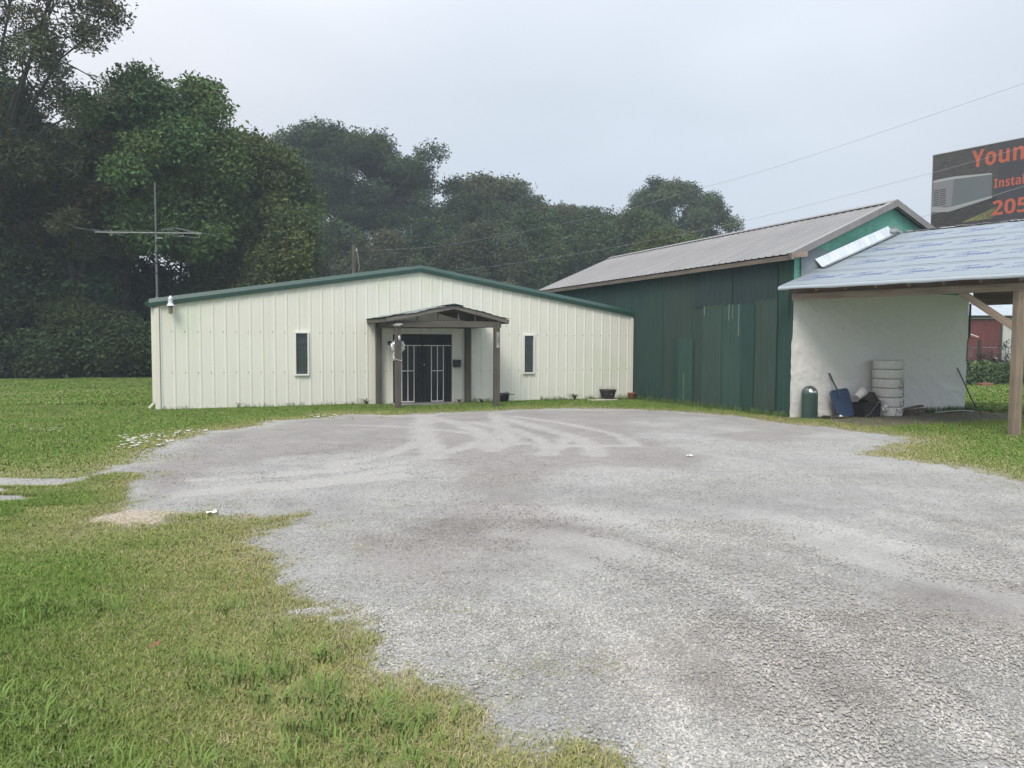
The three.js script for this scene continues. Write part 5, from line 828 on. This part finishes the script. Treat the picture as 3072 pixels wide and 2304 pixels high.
function field(name, label, geos, cand, m) {
  const lists = geos.map(() => []); let k = 0; for (const c of cand) lists[k++ % geos.length].push(c);
  lists.forEach((L, g) => { if (!L.length) return; const im = new THREE.InstancedMesh(geos[g], m, L.length); im.name = numbered(name); im.castShadow = im.receiveShadow = true; im.userData = { label, category: name.split('_')[0] === 'lawn' ? 'grass' : 'gravel', kind: 'stuff' }; const c = new THREE.Color();
    L.forEach(([x, y, z, s, sy, ry, col, tx = 0, tz = 0], i) => { eu.set(tx, ry, tz); m4.compose(V3(x, y, z), qt.setFromEuler(eu), V3(s, sy, s)); im.setMatrixAt(i, m4); im.setColorAt(i, c.setRGB(...col)); }); scene.add(im); });
}
function grassColor(x, z, d, q) {
  const n = fbm(x * 0.9, z * 0.9, 11, 3), p = fbm(x * 0.28, z * 0.28, 21, 3); const dry = clamp(smooth(-1.7, 0.2, d) * 0.95 + (n - 0.5) * 0.9 + (p - 0.5) * 0.7 + (z > -7.5 && x < 2 ? 0.04 : -0.12));
  const k = 0.82 + 0.36 * q(), straw = q() < 0.05 + 0.2 * dry; const g = [0.138, 0.22, 0.036], y = [0.255, 0.265, 0.085], w = [0.38, 0.33, 0.18];
  return straw ? w.map(v => v * k) : g.map((v, e) => mixn(v, y[e], dry) * k);
}
{
  const q = seeded(901), near = [], mid = [], far = [], lush = [];
  const scatter = (n, x0, x1, z0, z1, fn) => { for (let i = 0; i < n; i++) fn(mixn(x0, x1, q()), mixn(z0, z1, q())); };
  const add = (L, x, z, s0, s1, y0) => { const d = lotDist(x, z), e = d + 0.25 * (noise(x * 3.1, z * 3.1, 14) - 0.5); const clump = d < 1.3 ? 0.22 * smooth(1.3, 0.1, d) * smooth(0.55, 0.72, fbm(x * 2.4, z * 2.4, 71, 3)) : 0; if (q() > Math.max(clump, smooth(0.3, -0.75, e)) || inCream(x, z)) return; const ib = inBarn(x, z); if (ib === 1 || (ib === 2 && q() > 0.12 * fbm(x * 2, z * 2, 3, 2))) return; const s = mixn(s0, s1, q()), tall = 0.55 + 0.6 * smooth(-0.2, -1.6, d) * fbm(x * 0.7, z * 0.7, 31, 3); L.push([x, groundY(x, z), z, s, s * tall * y0, q() * 6.283, grassColor(x, z, d, q)]); };
  scatter(95000, -3.6, 0.7, -5.2, -2.2, (x, z) => Math.abs(x) < -z * 0.75 + 0.3 && add(near, x, z, 0.8, 1.3, 1));
  scatter(90000, -6.5, -0.3, -9.2, -5.2, (x, z) => x > z * 0.78 - 0.3 && add(near, x, z, 0.9, 1.5, 0.85));
  scatter(90000, -15, -2.6, -20, -9, (x, z) => x > z * 0.78 - 0.5 && add(mid, x, z, 0.9, 1.5, 0.7));
  scatter(26000, -6, 7.2, -23, -16.4, (x, z) => add(mid, x, z, 0.8, 1.3, 0.75));
  scatter(52000, 5.2, 16, -20, -8, (x, z) => x < -z * 0.8 + 1 && add(mid, x, z, 0.8, 1.3, 0.62));
  scatter(60000, -29, -7.5, -36, -19.5, (x, z) => x > z * 0.8 - 1 && add(far, x, z, 1, 1.5, 0.8));
  scatter(26000, 9, 27, -36, -19, (x, z) => x < -z * 0.8 && add(far, x, z, 1, 1.5, 0.8));
  field('lawn_grass', 'short mown grass of the lawn around the gravel', [tuft(8, 0.042, 0.0042, 0.05, 1), tuft(8, 0.046, 0.0045, 0.055, 2), tuft(7, 0.036, 0.004, 0.055, 3)], near, grassM);
  field('lawn_grass', 'short mown grass of the lawn around the gravel', [tuft(9, 0.06, 0.008, 0.09, 4), tuft(9, 0.065, 0.008, 0.1, 5)], mid, grassM);
  field('lawn_grass', 'short mown grass of the lawn around the gravel', [tuft(10, 0.09, 0.016, 0.17, 6), tuft(10, 0.1, 0.016, 0.18, 7)], far, grassM);
  // coarse crabgrass blades in the foreground
  for (let i = 0; i < 3000; i++) { const x = mixn(-3.4, 0.2, q()), z = mixn(-4.6, -2.3, q()), p = fbm(x * 1.3 + 5, z * 1.3, 41, 3); if (p < 0.46 + 0.1 * q() || lotDist(x, z) > -0.35) continue; const k = 0.8 + 0.4 * q(); lush.push([x, groundY(x, z), z, 0.8 + 0.6 * q(), 0.8 + 0.7 * q(), q() * 6.28, [0.14 * k, 0.22 * k, 0.05 * k]]); }
  field('lawn_crabgrass', 'coarse bright green crabgrass tufts among the lawn', [tuft(5, 0.075, 0.007, 0.05, 8), tuft(4, 0.09, 0.0075, 0.06, 9)], lush, grassM);
  // weeds along walls
  const weeds = []; const along = (f, n, u0, u1, v0, v1, h) => { for (let i = 0; i < n; i++) { const [x, , z] = f(mixn(u0, u1, q()), 0, mixn(v0, v1, q())); if (noise(x * 1.6, z * 1.6, 51) < 0.38) continue; const k = 0.8 + 0.4 * q(), s = h * (0.6 + 0.8 * q()); weeds.push([x, groundY(x, z), z, s, s * 1.3, q() * 6.28, [0.095 * k, 0.16 * k, 0.04 * k]]); } };
  along(toC, 130, 0.1, 5.4, 0.06, 0.16, 0.5); along(toC, 260, 8.1, 13.3, 0.06, 0.4, 0.6); along(toC, 60, 5.0, 5.8, 0.1, 1.5, 0.5);
  for (let i = 0; i < 330; i++) { const [x, , z] = toB(-0.06 - 0.3 * q() * q(), 0, mixn(-6.4, 0, q())); const k = 0.8 + 0.4 * q(), s = 0.4 + 0.55 * q(); weeds.push([x, groundY(x, z), z, s, s * 1.3, q() * 6.28, [0.095 * k, 0.16 * k, 0.04 * k]]); }
  for (let i = 0; i < 120; i++) { const [x, , z] = toB(mixn(4.0, 6.1, q()), 0, 0.1 + 0.35 * q()); const k = 0.8 + 0.4 * q(), s = 0.4 + 0.5 * q(); weeds.push([x, groundY(x, z), z, s, s * 1.2, q() * 6.28, [0.085 * k, 0.145 * k, 0.04 * k]]); }
  field('lawn_weeds', 'thin weeds growing along the foot of the walls', [tuft(7, 0.16, 0.012, 0.08, 10), tuft(6, 0.2, 0.01, 0.08, 12)], weeds, grassM);
}
{ // strap-leaved clumps
  const clump = (u, v, n, h, w, tint, label, seed) => { const q = seeded(seed), g = []; for (let i = 0; i < n; i++) { const a = q() * 6.283, L = h * (0.7 + 0.5 * q()), c = Math.cos(a), s = Math.sin(a), P = [], I = []; const K = 6; for (let k = 0; k <= K; k++) { const f = k / K, r = L * (0.15 * f + 0.75 * f * f), y = L * (f - 0.55 * f * f * f), ww = w * (1 - 0.9 * f * f) / 2; P.push(c * r - s * ww, y, s * r + c * ww, c * r + s * ww, y, s * r - c * ww); if (k < K) I.push(2 * k, 2 * k + 1, 2 * k + 3, 2 * k, 2 * k + 3, 2 * k + 2); } const b = new THREE.BufferGeometry(); b.setAttribute('position', new THREE.Float32BufferAttribute(P, 3)); b.setIndex(I); b.computeVertexNormals(); g.push(b); }
    const t = thing('strap_leaf_plant', label, 'plant', { pos: toC(u, 0, v), turn: CA }); part('leaves', merge(g), mat(tint, 0.6, { side: THREE.DoubleSide }), t); part('crown_base', lump(0.04, seed, 0.3, 1, 0.5), mat([0.06, 0.07, 0.03], 0.9), t); };
  clump(5.13, 0.2, 18, 0.34, 0.03, [0.07, 0.12, 0.035], 'upright strap-leaved plant beside left back porch post', 1); clump(7.72, 0.25, 16, 0.26, 0.028, [0.07, 0.11, 0.035], 'small strap-leaved plant under the black mailbox', 2);
  clump(11.3, 0.25, 26, 0.36, 0.03, [0.05, 0.075, 0.03], 'dark arching strap-leaved plant between right window and black planter', 3); clump(8.35, 0.3, 14, 0.22, 0.04, [0.05, 0.09, 0.03], 'low leafy weed clump at right back porch post', 4);
  clump(1.9, 0.18, 9, 0.3, 0.016, [0.09, 0.11, 0.05], 'wiry seeding weed before left part of cream wall', 5);
}
{ // loose stones: real near the camera
  const q = seeded(777), L = [], big = [], stone = [lump(0.012, 1, 0.45, 0, 0.65), lump(0.012, 2, 0.45, 0, 0.6), lump(0.012, 3, 0.5, 0, 0.7), lump(0.012, 4, 0.5, 0, 0.55)];
  const put = (n, x0, x1, z0, z1, s0, s1) => { for (let i = 0; i < n; i++) { const x = mixn(x0, x1, q()), z = mixn(z0, z1, q()), d = lotDist(x, z); if (Math.abs(x) > -z * 0.74 + 0.3 || d < -0.6 * q() * q()) continue; const tn = gravelTone(x, z, d), loose = 0.3 + 0.7 * smooth(0.35, 0.6, fbm(x * 1.1, z * 1.1, 61, 3)) - 0.75 * tn.t - 0.25 * tn.packed; if (q() > loose) continue; const s = mixn(s0, s1, Math.pow(q(), 2.2)), k = 0.62 + 0.5 * Math.pow(q(), 1.2), b = q() * 0.05; L.push([x, groundY(x, z) + clamp(d * 0.12, -0.005, 0.014) + 0.02 * (fbm(x * 0.9, z * 0.9, 4, 3) - 0.5) * smooth(0.1, 1, d) + 0.002, z, s, s, q() * 6.28, [k * (1 + b) * tn.c[0], k * (1 + b * 0.4) * tn.c[1], k * (1 - b * 0.4) * tn.c[2]], q() - 0.5, q() - 0.5]); } };
  put(90000, -1.6, 3.6, -4.6, -2.4, 0.28, 0.85); put(110000, -3, 5.2, -7, -2.6, 0.28, 0.85); put(60000, -4.5, 6.5, -9.5, -4.5, 0.3, 0.85); put(34000, -6, 8, -13, -7.5, 0.35, 0.9);
  field('gravel_stones', 'loose crushed grey stones of the gravel lot', stone, L, mat([1, 1, 1], 0.9));
  const W = []; for (const [cx, cz, r, n] of [[-6.4, -13.1, 0.42, 26], [-6.1, -12.4, 0.38, 22], [-5.95, -11.8, 0.3, 14], [-5.95, -13.8, 0.3, 14], [-8.75, -13.95, 0.35, 9], [-4.3, -16.85, 0.35, 16], [-7.2, -8.9, 0.9, 10]]) for (let i = 0; i < n; i++) { const a = q() * 6.28, d = r * Math.sqrt(q()), k = 0.4 + 0.14 * q(); W.push([cx + Math.cos(a) * d * 1.2, groundY(cx, cz) + 0.03, cz + Math.sin(a) * d, 1.2 + 2.4 * q(), 1 + 1.0 * q(), q() * 6.28, [k, k * 0.98, k * 0.88]]); }
  field('gravel_limestone', 'pale flat limestone chunks showing at the lawn edge', stone, W, mat([1, 1, 1], 0.9));
  const scrap = (x, z, s, label, turn) => single('paper_scrap', (() => { const g = new THREE.PlaneGeometry(0.11, 0.08, 6, 4).rotateX(-Math.PI / 2), p = g.attributes.position; for (let i = 0; i < p.count; i++) p.setY(i, 0.025 * noise(p.getX(i) * 30 + s * 10, p.getZ(i) * 30)); g.computeVertexNormals(); return g.scale(s, 1, s); })(), mat([0.72, 0.72, 0.7], 0.8, { side: THREE.DoubleSide }), label, 'litter', { pos: [x, groundY(x, z) + 0.02, z], turn });
  scrap(-2.9, -7.14, 0.85, 'crumpled white paper scrap at gravel edge near the bare dirt patch', 0.5); scrap(2.63, -10.96, 0.9, 'flat white paper scrap out on the middle of the gravel', 0.2);
  const leaf = (x, z, label, turn) => single('fallen_leaf', leafCluster(1, 0.09, 0.6, 0, 9).scale(1, 0.3, 1), mat([0.2, 0.07, 0.04], 0.8, { side: THREE.DoubleSide }), label, 'leaf', { pos: [x, groundY(x, z) + 0.04, z], turn });
  leaf(-1.12, -3.25, 'single reddish-brown fallen leaf lying in foreground grass', 0.4);
}
renderer.render(scene, camera);
